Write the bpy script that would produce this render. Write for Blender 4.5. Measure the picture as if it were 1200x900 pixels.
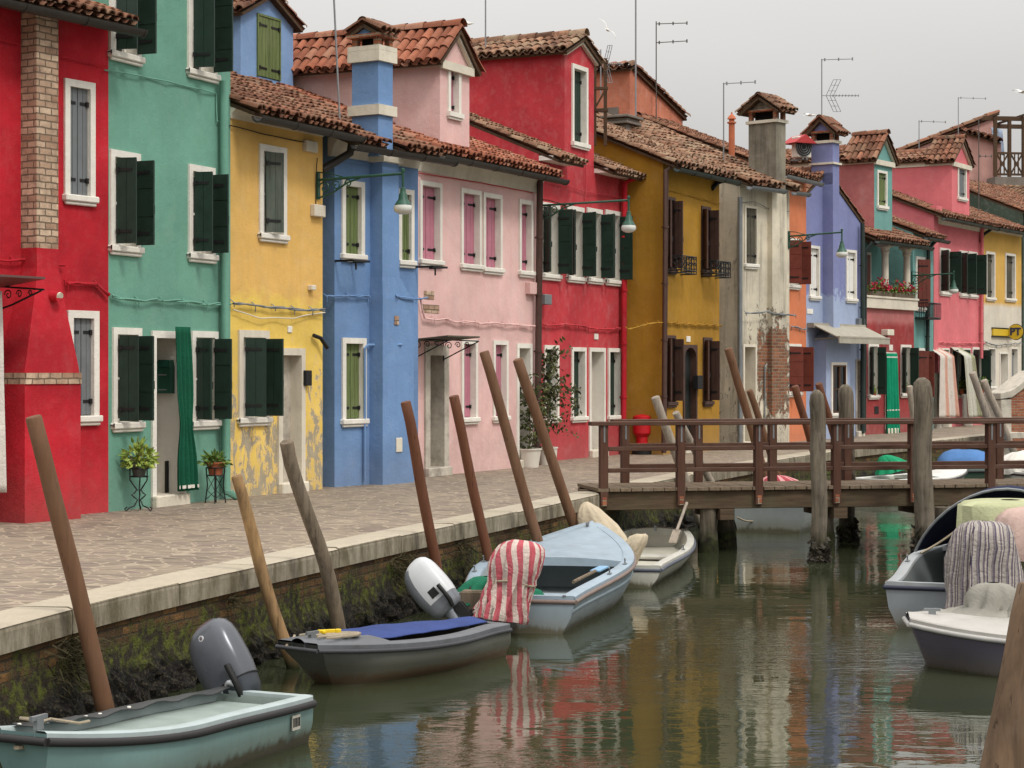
import bpy, math, random
from mathutils import Vector, Matrix, noise
rnd = random.Random(7)
R = math.radians
PI = math.pi
for o in list(bpy.data.objects): bpy.data.objects.remove(o)
SC = bpy.context.scene
COL = SC.collection
# ---------------------------------------------------------------- survey: photo pixel -> point of the place
F, CX, HY, EYE = 2300.0, 600.0, 436.0, 1.7      # focal length (px), principal column, horizon row, eye height over the pavement
WATER = -0.85
def ray(x, y): return Vector(((x-CX)/F, 1.0, -(y-HY)/F))
def gp(x, y, z=0.0):
    r = ray(x, y); t = (z-EYE)/r.z
    return Vector((r.x*t, t, z))
def dp(x, y, D):
    r = ray(x, y); return Vector((r.x*D, D, EYE+r.z*D))
def lerp(a, b, t): return a+(b-a)*t
def sm(t): t = max(0.0, min(1.0, t)); return t*t*(3-2*t)
def nz(x, y=0.0, z=0.0): return noise.noise(Vector((x, y, z)))

# ---------------------------------------------------------------- mesh collector
class MB:
    def __init__(s): s.v = []; s.f = []; s.mi = []; s.tn = []; s.uv = []; s.hasuv = False
    def add(s, vs, fs, m=0, t=0.5, uvs=None):
        b = len(s.v); s.v += [tuple(p) for p in vs]
        for k, f in enumerate(fs):
            s.f.append([b+i for i in f]); s.mi.append(m); s.tn.append(t)
            if uvs: s.uv.append([uvs[i] for i in f]); s.hasuv = True
            else: s.uv.append(None)
    def quad(s, a, b, c, d, m=0, t=.5): s.add([a, b, c, d], [(0, 1, 2, 3)], m, t)
    def poly(s, pts, m=0, t=.5): s.add(pts, [tuple(range(len(pts)))], m, t)
    def hexa(s, p, m=0, t=.5):
        s.add(p, [(0,3,2,1),(4,5,6,7),(0,1,5,4),(1,2,6,5),(2,3,7,6),(3,0,4,7)], m, t)
    def box(s, x0, x1, y0, y1, z0, z1, m=0, t=.5):
        s.hexa([(x0,y0,z0),(x1,y0,z0),(x1,y1,z0),(x0,y1,z0),(x0,y0,z1),(x1,y0,z1),(x1,y1,z1),(x0,y1,z1)], m, t)
    def obox(s, c, ax, ay, az, m=0, t=.5):
        c = Vector(c); ax = Vector(ax); ay = Vector(ay); az = Vector(az)
        s.hexa([c-ax-ay-az, c+ax-ay-az, c+ax+ay-az, c-ax+ay-az, c-ax-ay+az, c+ax-ay+az, c+ax+ay+az, c-ax+ay+az], m, t)
    def bar(s, p, q, w, h, m=0, t=.5, up=(0,0,1)):
        p = Vector(p); q = Vector(q); d = (q-p); L = d.length
        if L < 1e-6: return
        d /= L; u = Vector(up)
        if abs(d.dot(u)) > .98: u = Vector((1,0,0))
        sd = d.cross(u).normalized(); u = sd.cross(d)
        s.obox((p+q)/2, d*L/2, sd*w/2, u*h/2, m, t)
    def tube(s, pts, r, n=8, m=0, t=.5, caps=True, squash=None):
        pts = [Vector(p) for p in pts]; k = len(pts)
        rs = list(r) if isinstance(r, (list, tuple)) else [r]*k
        rings = []; ref = None
        for i in range(k):
            d = (pts[min(i+1,k-1)]-pts[max(i-1,0)])
            if d.length < 1e-9: d = Vector((0,0,1))
            d.normalize()
            if ref is None: ref = Vector((0,0,1)) if abs(d.z) < .9 else Vector((1,0,0))
            sd = d.cross(ref)
            if sd.length < 1e-4: sd = d.cross(Vector((0,1,0)))
            sd.normalize(); u = sd.cross(d).normalized(); ref = u
            rings.append([pts[i]+(sd*math.cos(a)+u*math.sin(a))*rs[i] for a in [2*PI*j/n for j in range(n)]])
        s.loft(rings, m, t, True, caps)
    def loft(s, rings, m=0, t=.5, closed=True, caps=True, uv=False):
        n = len(rings[0]); k = len(rings); b = len(s.v)
        if uv:
            vs = []; uvs = []
            for i, rg in enumerate(rings):
                for j in range(n+1): vs.append(rg[j % n]); uvs.append((j/n, i/(k-1)))
            fs = [(i*(n+1)+j, i*(n+1)+j+1, (i+1)*(n+1)+j+1, (i+1)*(n+1)+j) for i in range(k-1) for j in range(n)]
            s.add(vs, fs, m, t, uvs)
        else:
            vs = [p for rg in rings for p in rg]; fs = []
            for i in range(k-1):
                for j in range(n if closed else n-1):
                    fs.append((i*n+j, i*n+(j+1) % n, (i+1)*n+(j+1) % n, (i+1)*n+j))
            if caps and closed: fs.append(tuple(reversed(range(n)))); fs.append(tuple((k-1)*n+j for j in range(n)))
            s.add(vs, fs, m, t)
    def lathe(s, prof, n=14, c=(0,0,0), m=0, t=.5, caps=True):
        c = Vector(c)
        s.loft([[c+Vector((r*math.cos(2*PI*j/n), r*math.sin(2*PI*j/n), z)) for j in range(n)] for r, z in prof], m, t, True, caps)
    def prism(s, pts, off, m=0, t=.5):
        off = Vector(off); a = [Vector(p) for p in pts]; n = len(a)
        s.add(a+[p+off for p in a], [tuple(reversed(range(n))), tuple(range(n, 2*n))]+[(i,(i+1)%n,n+(i+1)%n,n+i) for i in range(n)], m, t)
    def grid(s, P, nu, nv, m=0, t=.5, uv=False):
        vs = [P(i/nu, j/nv) for j in range(nv+1) for i in range(nu+1)]
        uvs = [(i/nu, j/nv) for j in range(nv+1) for i in range(nu+1)] if uv else None
        w = nu+1
        s.add(vs, [(j*w+i, j*w+i+1, (j+1)*w+i+1, (j+1)*w+i) for j in range(nv) for i in range(nu)], m, t, uvs)
    def build(s, name, mats, parent=None, smooth=None, bevel=0, seg=1, sub=0, solid=0, loc=None):
        me = bpy.data.meshes.new(name)
        vs = s.v
        if loc is not None: vs = [(p[0]-loc[0], p[1]-loc[1], p[2]-loc[2]) for p in vs]
        me.from_pydata(vs, [], s.f)
        if not isinstance(mats, (list, tuple)): mats = [mats]
        for m in mats: me.materials.append(m)
        me.polygons.foreach_set('material_index', s.mi)
        at = me.attributes.new('tint', 'FLOAT', 'FACE'); at.data.foreach_set('value', s.tn)
        if s.hasuv:
            ul = me.uv_layers.new(name='UVMap')
            for pg, uv in zip(me.polygons, s.uv):
                if uv:
                    for li, c in zip(pg.loop_indices, uv): ul.data[li].uv = c
        me.validate(); me.update()
        if smooth is not None:
            me.polygons.foreach_set('use_smooth', [True]*len(me.polygons)); me.set_sharp_from_angle(angle=R(smooth))
        o = bpy.data.objects.new(name, me); COL.objects.link(o)
        if parent is not None: o.parent = parent
        if loc is not None: o.location = loc
        if bevel:
            b = o.modifiers.new('Bevel', 'BEVEL'); b.width = bevel; b.segments = seg; b.limit_method = 'ANGLE'; b.angle_limit = R(40)
        if solid:
            b = o.modifiers.new('Solid', 'SOLIDIFY'); b.thickness = solid; b.offset = 0
        if sub:
            b = o.modifiers.new('Sub', 'SUBSURF'); b.levels = sub; b.render_levels = sub
        return o
def tag(o, label=None, cat=None, group=None, kind=None):
    if label: o['label'] = label
    if cat: o['category'] = cat
    if group: o['group'] = group
    if kind: o['kind'] = kind
    return o
def empty(name, loc, rz=0.0, label=None, cat=None, group=None):
    o = bpy.data.objects.new(name, None); COL.objects.link(o)
    o.location = loc; o.rotation_euler = (0, 0, rz); o.empty_display_size = .2
    return tag(o, label, cat, group)

# ---------------------------------------------------------------- materials
def lin(c):
    return tuple((v/255/12.92 if v <= 10 else ((v/255+.055)/1.055)**2.4) for v in c)
class NB:
    def __init__(s, name):
        s.m = bpy.data.materials.new(name); s.m.use_nodes = True; s.nt = s.m.node_tree
        s.b = s.nt.nodes['Principled BSDF']; s.L = s.nt.links
        s._co = None
    def set(s, sock, v):
        if hasattr(v, 'links') or isinstance(v, bpy.types.NodeSocket): s.L.new(v, sock)
        elif isinstance(v, (tuple, list)) and len(v) == 3 and sock.type == 'RGBA': sock.default_value = (*v, 1)
        else: sock.default_value = v
    def n(s, typ, out=0, props=None, **ins):
        nd = s.nt.nodes.new(typ)
        for k, v in (props or {}).items(): setattr(nd, k, v)
        for k, v in ins.items():
            k2 = k.replace('_', ' ')
            sock = nd.inputs[int(k[1:])] if k[0] == 'i' and k[1:].isdigit() else nd.inputs[k2]
            s.set(sock, v)
        return nd.outputs[out]
    def co(s, kind='Object'):
        if s._co is None: s._co = s.nt.nodes.new('ShaderNodeTexCoord')
        return s._co.outputs[kind]
    def map(s, vec, scale=(1,1,1), loc=(0,0,0), rot=(0,0,0)): return s.n('ShaderNodeMapping', Vector=vec, Scale=scale, Location=loc, Rotation=rot)
    def noise(s, vec, scale, detail=4, rough=.55, dist=0, out=0): return s.n('ShaderNodeTexNoise', out, Vector=vec, Scale=scale, Detail=detail, Roughness=rough, Distortion=dist)
    def ramp(s, f, a, b, ca=0.0, cb=1.0): return s.n('ShaderNodeMapRange', 0, None, i0=f, i1=a, i2=b, i3=ca, i4=cb)
    def math(s, op, a, b=0.0, clamp=False): return s.n('ShaderNodeMath', 0, {'operation': op, 'use_clamp': clamp}, i0=a, i1=b)
    def mix(s, f, a, b, mode='MIX'):
        nd = s.nt.nodes.new('ShaderNodeMix'); nd.data_type = 'RGBA'; nd.blend_type = mode
        s.set(nd.inputs[0], f); s.set(nd.inputs[6], a); s.set(nd.inputs[7], b); return nd.outputs[2]
    def sep(s, vec, ax): return s.n('ShaderNodeSeparateXYZ', ax, Vector=vec)
    def comb(s, x, y, z): return s.n('ShaderNodeCombineXYZ', 0, None, i0=x, i1=y, i2=z)
    def bump(s, h, strength=.3, dist=.02, normal=None):
        k = dict(Height=h, Strength=strength, Distance=dist)
        if normal is not None: k['Normal'] = normal
        return s.n('ShaderNodeBump', 0, None, **k)
    def attr(s, name, out=2): 
        nd = s.nt.nodes.new('ShaderNodeAttribute'); nd.attribute_name = name; return nd.outputs[out]
    def done(s, color=None, rough=None, normal=None, metal=None, spec=None):
        if color is not None: s.set(s.b.inputs['Base Color'], color)
        if rough is not None: s.set(s.b.inputs['Roughness'], rough)
        if normal is not None: s.set(s.b.inputs['Normal'], normal)
        if metal is not None: s.set(s.b.inputs['Metallic'], metal)
        if spec is not None: s.set(s.b.inputs['Specular IOR Level'], spec)
        return s.m
def scl(c, k): return tuple(min(1.0, v*k) for v in c)
def vary(c, k): # hue-kept lighter / darker
    return scl(c, k)

def plaster(name, rgb, var=.16, dirt=.25, dirtcol=(70,60,50), pale=.18, low=None, lowh=2.6, lowrag=.35, peel=0.0, peelcol=(135,128,120), peelz=(0.0, 3.2), damp=.25, seed=0.0, rough=.92, desat=.06, brick=None):
    b = NB(name); c = lin(rgb); lu = .2126*c[0]+.7152*c[1]+.0722*c[2]; c = tuple(lerp(v, lu, desat) for v in c); var *= 1.35; co = b.map(b.co(), loc=(seed*3.1, seed*1.7, seed*.9))
    obj = b.co(); z = b.sep(obj, 2)
    n1 = b.noise(co, .9, 6, .6); n2 = b.noise(co, 7, 6, .65); n3 = b.noise(b.map(co, (5, 5, .35)), 1.0, 6, .66)
    base = c
    if low is not None:
        edge = b.math('ADD', z, b.ramp(b.noise(co, 3.0, 5, .6), .3, .7, -lowrag, lowrag))
        base = b.mix(b.ramp(edge, lowh-.08, lowh+.08, 1, 0), c, lin(low))
    base = b.mix(b.ramp(n1, .35, .68), b.mix(1.0, base, (1-var,)*3, 'MULTIPLY'), b.mix(1.0, base, (1+var*.6,)*3, 'MULTIPLY'))
    base = b.mix(b.ramp(n2, .5, .8, 0, pale), base, b.mix(.5, base, (.8,.78,.74)))
    base = b.mix(b.ramp(n3, .50, .74, 0, dirt), base, lin(dirtcol))
    # rising damp: ragged pale / dark tide marks near the pavement
    tide = b.math('ADD', z, b.ramp(n2, .2, .8, -.5, .5))
    base = b.mix(b.ramp(tide, .05, .75, damp, 0), base, b.mix(.55, base, (.30,.27,.23)))
    blo = b.noise(b.map(co, (1, 1, .7)), 2.3, 7, .72, .4); base = b.mix(b.ramp(blo, .54, .66, 0, pale), base, b.mix(.55, base, (.62,.60,.56))); base = b.mix(b.ramp(blo, .40, .30, 0, dirt*.7), base, lin(dirtcol))
    h = b.math('ADD', b.noise(co, 55, 3, .7), b.math('MULTIPLY', b.noise(co, 4, 5, .65), 3.0))
    nrm = b.bump(h, .4, .014)
    if peel > 0:
        pm = b.noise(b.map(co, (1.4, 1.4, .8)), 5.0, 9, .74, .7)
        zz = b.n('ShaderNodeMapRange', 0, {'interpolation_type': 'SMOOTHSTEP'}, i0=z, i1=peelz[0], i2=peelz[1], i3=peel, i4=-.1)
        base = b.mix(b.ramp(b.math('ADD', pm, zz), .655, .665, 0, .75), base, b.mix(.45, c, (.62,.57,.47))); m = b.ramp(b.math('ADD', pm, zz), .70, .71)
        base = b.mix(m, base, b.mix(b.ramp(n2, .3, .7), scl(lin(peelcol), .75), lin(peelcol)))
        nrm = b.bump(b.math('SUBTRACT', 1.0, m), .6, .01, nrm)
    if brick:                                      # plaster fallen away from the bricks round (x, z)
        cx, cz, rx, rz = brick; x = b.sep(obj, 0)
        dx = b.math('DIVIDE', b.math('SUBTRACT', x, cx), rx); dz = b.math('DIVIDE', b.math('SUBTRACT', z, cz), rz)
        dd = b.math('SQRT', b.math('ADD', b.math('MULTIPLY', dx, dx), b.math('MULTIPLY', dz, dz)))
        nn = b.noise(b.map(co, (1.2, 1.2, .8)), 3.4, 8, .68, .5); k = b.math('SUBTRACT', b.math('MULTIPLY', b.math('ADD', nn, -.24), 4.6), dd)
        vec = b.n('ShaderNodeVectorMath', 0, {'operation': 'MULTIPLY_ADD'}, i0=b.noise(b.map(co, (4,4,4)), 2, 3, out=1), i1=(.03,.03,0), i2=b.comb(b.math('ADD', x, b.sep(obj, 1)), z, 0.0))
        nd = b.nt.nodes.new('ShaderNodeTexBrick'); b.set(nd.inputs['Vector'], vec)
        for kk, v in (('Color1', (0,0,0,1)), ('Color2', (1,1,1,1)), ('Mortar', (.5,.5,.5,1)), ('Scale', 1), ('Mortar Size', .012), ('Mortar Smooth', .4), ('Brick Width', .25), ('Row Height', .075)): nd.inputs[kk].default_value = v
        bc = b.mix(nd.outputs[0], lin((112,62,44)), lin((168,104,74))); bc = b.mix(b.ramp(n2, .38, .62, 0, .85), bc, lin((104,84,68))); bc = b.mix(nd.outputs[1], bc, lin((132,118,100)))
        base = b.mix(b.ramp(k, .02, .10), base, lin((132,124,110))); base = b.mix(b.ramp(k, .24, .26), base, bc)
        nrm = b.bump(b.math('ADD', b.ramp(k, .24, .27, 1, 0), b.math('MULTIPLY', b.math('MULTIPLY', nd.outputs[1], -.4), b.ramp(k, .24, .26))), .7, .02, nrm)
    return b.done(base, rough, nrm, spec=.25)

def simple(name, rgb, rough=.6, metal=0, var=.12, scale=6, bump=.1, bscale=40, spec=.4, dirt=0, dirtcol=(60,52,45), stretch=(1,1,1), space='Object'):
    b = NB(name); c = lin(rgb); co = b.map(b.co(space), stretch)
    n1 = b.noise(co, scale, 5, .62)
    col = b.mix(b.ramp(n1, .3, .7), scl(c, 1-var), scl(c, 1+var))
    if dirt: col = b.mix(b.ramp(b.noise(co, scale*.6, 6, .7), .5, .75, 0, dirt), col, lin(dirtcol))
    r = b.ramp(n1, .3, .7, max(0, rough-.08), min(1, rough+.08))
    return b.done(col, r, b.bump(b.noise(co, bscale, 4, .6), bump, .01) if bump else None, metal, spec)

def wood(name, rgb, dark=.55, rough=.8, axis=2, weather=0.0, wcol=(150,145,135), grain=1.0, low=None):
    b = NB(name); c = lin(rgb); s = [14*grain]*3; s[axis] = .9
    co = b.map(b.co(), tuple(s)); n1 = b.noise(co, 1.6, 8, .68, .25); n2 = b.noise(b.co(), 2.2, 5, .6)
    col = b.mix(b.ramp(n1, .32, .68), scl(c, dark), scl(c, 1.15))
    col = b.mix(b.ramp(n2, .45, .75, 0, weather), col, lin(wcol))
    crack = b.ramp(b.noise(co, 3.4, 3, .5), .66, .72, 0, .7)
    col = b.mix(crack, col, scl(c, .25))
    if low is not None:   # wet, weedy foot below the high-water mark (world height)
        wz = b.sep(b.n('ShaderNodeNewGeometry'), 2)
        k = b.ramp(b.math('ADD', wz, b.ramp(n2, .2, .8, -.12, .12)), low-.12, low+.12, 1, 0)
        col = b.mix(k, col, b.mix(b.ramp(b.noise(b.co(), 9, 5, .7), .4, .62), (.012,.010,.007), (.035,.040,.012)))
    return b.done(col, rough, b.bump(b.math('SUBTRACT', n1, crack), .5, .012), spec=.25)

def tiles(name, a, bcol, lichen=.3, lcol=(160,150,125), dark=.3):
    b = NB(name); t = b.attr('tint'); co = b.co()
    n1 = b.noise(co, 9, 6, .7); n2 = b.noise(co, 1.7, 5, .6); n3 = b.noise(co, 30, 4, .7)
    col = b.mix(t, lin(a), lin(bcol))
    fr = b.math('FRACT', b.math('MULTIPLY', t, 17.3)); col = b.mix(b.ramp(fr, .0, .7, .75, 0), col, b.mix(1, col, (.38,.36,.34), 'MULTIPLY')); col = b.mix(b.ramp(fr, .75, 1, 0, .5), col, lin(lcol))
    col = b.mix(b.ramp(n1, .35, .75, 0, .45), col, scl(lin(a), .5))
    lm = b.math('MULTIPLY', b.ramp(n2, .38, .6), b.ramp(n3, .42, .62))
    col = b.mix(b.math('MULTIPLY', lm, lichen), col, lin(lcol))
    dm = b.math('MULTIPLY', b.ramp(n2, .5, .32), b.ramp(n1, .45, .6))
    col = b.mix(b.math('MULTIPLY', dm, dark), col, (.022,.018,.014))
    return b.done(col, .88, b.bump(n3, .35, .01), spec=.2)

def stone(name, rgb, dirt=.4, dcol=(80,74,62), scale=3, rough=.85, streak=False):
    b = NB(name); c = lin(rgb); co = b.co()
    n1 = b.noise(co, scale, 6, .65); n2 = b.noise(co, 22, 5, .7)
    col = b.mix(b.ramp(n1, .3, .7), scl(c, .8), scl(c, 1.1))
    col = b.mix(b.ramp(n2, .45, .8, 0, .3), col, scl(c, .55))
    d = b.noise(b.map(co, (6,6,.8)) if streak else co, 1.3 if streak else scale*.7, 7, .68)
    col = b.mix(b.ramp(d, .48, .7, 0, dirt), col, lin(dcol))
    return b.done(col, rough, b.bump(b.math('ADD', n2, n1), .3, .015), spec=.25)
def flat(name, rgb, rough=.6, metal=0, spec=.4):
    b = NB(name); return b.done(lin(rgb), rough, None, metal, spec)
# ---------------------------------------------------------------- shared materials
M = {}
M['white'] = plaster('istrian_white', (226,221,210), .08, .18, (120,110,95), .1, damp=.1)
M['cream'] = plaster('cream_stone', (214,205,186), .1, .25, (110,100,85), .1, damp=.1)
M['oldstone'] = stone('weathered_stone', (190,182,168), .55, (95,88,78), 4)
M['glass'] = flat('window_glass', (22,26,27), .08, 0, .6)
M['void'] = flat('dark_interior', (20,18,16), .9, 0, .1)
M['iron'] = simple('black_iron', (32,32,32), .55, .3, .2, 20, .15)
M['zinc'] = simple('zinc_pipe', (128,132,134), .5, .5, .15, 5, .1)
M['gutter'] = simple('gutter_brown', (62,58,54), .5, .4, .2, 5, .1)
M['guttergreen'] = simple('gutter_green', (45,56,52), .5, .3, .2, 5, .1)
M['shgreen'] = simple('shutter_green', (24,46,36), .5, 0, .2, 7, .12, 60)
M['shgrey'] = simple('shutter_grey', (108,112,114), .6, 0, .1, 7, .12, 60)
M['shpink'] = simple('shutter_pink', (178,114,130), .6, 0, .1, 7, .12, 60)
M['sholive'] = wood('shutter_olive', (104,118,72), .62, .75, 2, .15, (150,150,120))
M['shbrown'] = simple('shutter_brown', (72,50,42), .55, 0, .18, 7, .12, 60)
M['shred'] = simple('shutter_redbrown', (108,50,38), .55, 0, .18, 7, .12, 60)
M['shold'] = wood('shutter_old', (88,84,72), .5, .85, 2, .5, (120,110,95))
M['shfade'] = wood('shutter_faded', (84,92,84), .6, .85, 2, .3, (120,110,95))
M['shwhite'] = simple('shutter_white', (222,220,214), .6, 0, .06, 7, .1, 60)
M['doorgrey'] = plaster('door_pale', (196,188,176), .1, .2, (120,110,95), .1)
M['dooroak'] = wood('door_brown', (84,56,38), .6, .6)
M['doorgreen'] = simple('door_dark', (30,34,32), .5, 0, .2, 7, .1)
M['timber'] = wood('roof_timber', (82,64,48), .6, .9, 0)
M['tile_new'] = tiles('tiles_new', (138,78,56), (176,110,84), .15, (160,140,120), .3)
M['tile_mid'] = tiles('tiles_mid', (112,72,54), (158,104,80), .5, (140,126,104), .8)
M['tile_old'] = tiles('tiles_old', (116,80,62), (160,116,90), .7, (158,146,122), .8)
M['lampgreen'] = simple('lamp_green', (38,78,62), .45, .1, .15, 10, .06)
M['lampglass'] = simple('lamp_glass', (205,205,198), .2, 0, .05, 10, 0)
M['rope'] = simple('rope', (150,138,118), .9, 0, .2, 60, .3, 120)
M['soil'] = simple('soil', (48,38,30), .95, 0, .3, 30, .5)
def brickmat(name, c1, c2, mort, sc=1.0, bw=.24, bh=.07, dirt=.35, uv=None, moss=False):
    b = NB(name); o = b.co() if uv is None else b.co('UV')
    if uv is None: vec = b.comb(b.math('ADD', b.sep(o, 0), b.sep(o, 1)), b.sep(o, 2), 0.0)
    else: vec = o
    wob = b.n('ShaderNodeVectorMath', 0, {'operation': 'MULTIPLY_ADD'}, i0=b.noise(b.map(o, (4,4,4)), 2, 3, out=1), i1=(.032,.026,.0), i2=vec)
    nd = b.nt.nodes.new('ShaderNodeTexBrick'); b.set(nd.inputs['Vector'], wob)
    for k, v in (('Color1', (0,0,0,1)), ('Color2', (1,1,1,1)), ('Mortar', (.5,.5,.5,1)), ('Scale', sc), ('Mortar Size', .009), ('Mortar Smooth', .3), ('Brick Width', bw), ('Row Height', bh)): nd.inputs[k].default_value = v
    n1 = b.noise(o, 5, 6, .7); n2 = b.noise(o, 26, 5, .7)
    col = b.mix(nd.outputs[0], lin(c1), lin(c2)); col = b.mix(b.ramp(n1, .35, .7, 0, .6), col, scl(lin(c1), .6))
    col = b.mix(b.ramp(n2, .5, .8, 0, .4), col, lin(mort)); col = b.mix(nd.outputs[1], col, lin(mort))
    col = b.mix(b.ramp(n1, .5, .75, 0, dirt), col, (.06,.052,.042))
    h = b.math('SUBTRACT', b.math('MULTIPLY', n2, .4), nd.outputs[1])
    return b.done(col, .9, b.bump(h, 1.0, .02), spec=.2)
M['brickpale'] = brickmat('pale_brick', (160,126,104), (214,190,164), (116,100,84), bw=.19, bh=.078, dirt=.3)
M['brickred'] = brickmat('old_red_brick', (140,76,54), (176,112,80), (150,138,120))

# ---------------------------------------------------------------- barrel tiles
def tile_slope(mb, P0, U, S, width, length, pu=.155, ps=.28, m=0, deck=1, jit=1.0, seg=5, ridge=False):
    P0 = Vector(P0); U = Vector(U).normalized(); S = Vector(S).normalized(); Nn = U.cross(S)
    if Nn.z < 0: Nn = -Nn
    nu = max(1, round(width/pu)); ns = max(1, round(length/ps)); du = width/nu; ds = length/ns
    c = P0+U*width/2+S*length/2
    mb.obox(c-Nn*.03, U*width/2, S*length/2, Nn*.025, deck, .3)
    r0, r1 = du*.46, du*.36
    def arc(u, s, r, lift, th0, th1, n):
        return [P0+U*(u+r*math.cos(a))+S*s+Nn*(lift+r*math.sin(a)*.95) for a in [th0+(th1-th0)*k/n for k in range(n+1)]]
    for i in range(nu+1):
        for j in range(ns):
            t = rnd.random(); s0 = j*ds-.03+(rnd.uniform(-.025,.025)*jit if j or True else 0); s1 = (j+1)*ds+.05
            if i < nu:                                     # channel tile
                u = (i+.5)*du+rnd.uniform(-.008,.008)*jit
                a = arc(u, s0-.02, r0, r0*.95, PI*1.08, PI*1.92, 3); b = arc(u, s1, r1, r1*.95-.005, PI*1.08, PI*1.92, 3)
                n = len(a); mb.add(a+b, [(k, k+1, n+k+1, n+k) for k in range(n-1)], m, rnd.random()*.6)
            u = i*du; u = min(max(u, du*.2), width-du*.2)
            du_ = rnd.uniform(-.012,.012)*jit; lf = .055+rnd.uniform(0,.012)*jit
            a = arc(u+du_, s0, r0, lf, 0.05, PI-.05, seg); b = arc(u+rnd.uniform(-.008,.008)*jit, s1, r1, lf-.02, 0.05, PI-.05, seg)
            ai = arc(u+du_, s0, r0-.02, lf, 0.05, PI-.05, seg)
            n = len(a)
            mb.add(a+b+ai, [(k, k+1, n+k+1, n+k) for k in range(n-1)]+[(k+1, k, 2*n+k, 2*n+k+1) for k in range(n-1)], m, t)
def ridge_tiles(mb, A, B, m=0, r=.12, step=.36, mortar=None):
    A = Vector(A); B = Vector(B); d = B-A; L = d.length; d.normalize(); sd = d.cross(Vector((0,0,1))).normalized()
    up = sd.cross(d)
    n = max(1, round(L/step)); st = L/n
    for i in range(n):
        p = A+d*(i*st-.03); q = A+d*((i+1)*st+.03); k = 6; t = rnd.random()
        rings = []
        for pt, rr in ((p, r*1.08), (q, r*.92)):
            rings.append([pt+sd*rr*math.cos(a)+up*(rr*math.sin(a)-.02) for a in [PI*j/k for j in range(k+1)]])
        mb.loft(rings, m, t, False)
def halfpipe(mb, p, q, r=.07, m=0, th=.012):
    p = Vector(p); q = Vector(q); d = (q-p).normalized(); sd = d.cross(Vector((0,0,1))).normalized()
    def prof(c):
        o = [c+sd*r*math.cos(a)+Vector((0,0,r*math.sin(a))) for a in [PI+PI*k/7 for k in range(8)]]
        i = [c+sd*(r-th)*math.cos(a)+Vector((0,0,(r-th)*math.sin(a))) for a in [2*PI-PI*k/7 for k in range(8)]]
        return o+i
    mb.loft([prof(p), prof(q)], m, .5, True, True)
    n = max(1, int((q-p).length/.8))
    for k in range(n+1):
        c = p.lerp(q, k/n) if n else p
        mb.loft([[x+d*e for x in prof2(c, sd, r+.008)] for e in (-.015,.015)], m, .5, True, True)
def prof2(c, sd, r):
    return [c+sd*r*math.cos(a)+Vector((0,0,r*math.sin(a))) for a in [PI+PI*k/7 for k in range(8)]]+[c+sd*(r-.006)*math.cos(a)+Vector((0,0,(r-.006)*math.sin(a))) for a in [2*PI-PI*k/7 for k in range(8)]]

# ---------------------------------------------------------------- leaf of a shutter
def leaf(mb, hinge, d, w, z0, z1, nrm, m=0, mi=1, th=.035, boards=4, horiz=False, straps=True, side=1):
    """Board shutter from the hinge point along d (unit, horizontal) with thickness along nrm."""
    h = Vector(hinge); d = Vector(d); n = Vector(nrm); H = z1-z0; up = Vector((0,0,1))
    if horiz:
        k = max(2, round(H/.32)); e = H/k
        mb.obox(h+d*w/2+up*(z0+H/2), d*w/2, n*th*.3, up*H/2, m, .3)
        for i in range(k): mb.obox(h+d*w/2+up*(z0+e*(i+.5)), d*w/2*.985, n*th/2, up*(e/2-.006), m, rnd.random())
    else:
        e = w/boards
        mb.obox(h+d*w/2+up*(z0+H/2), d*w/2*.98, n*th*.3, up*H/2*.99, m, .3)
        for i in range(boards): mb.obox(h+d*e*(i+.5)+up*(z0+H/2), d*(e/2-.004), n*th/2, up*H/2, m, rnd.random())
    if straps:
        for f in (.14, .86):
            mb.obox(h+d*w*.4+up*(z0+H*f)+n*side*(th/2+.004), d*w*.4, n*.004, up*.018, mi, .2)
            mb.obox(h+d*.02+up*(z0+H*f)+n*side*(th/2+.012), d*.02, n*.012, up*.03, mi, .2)
        mb.obox(h+d*w*.9+up*(z0+H*.42)-n*side*(th/2+.012), d*.012, n*.012, up*.05, mi, .2)

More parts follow.
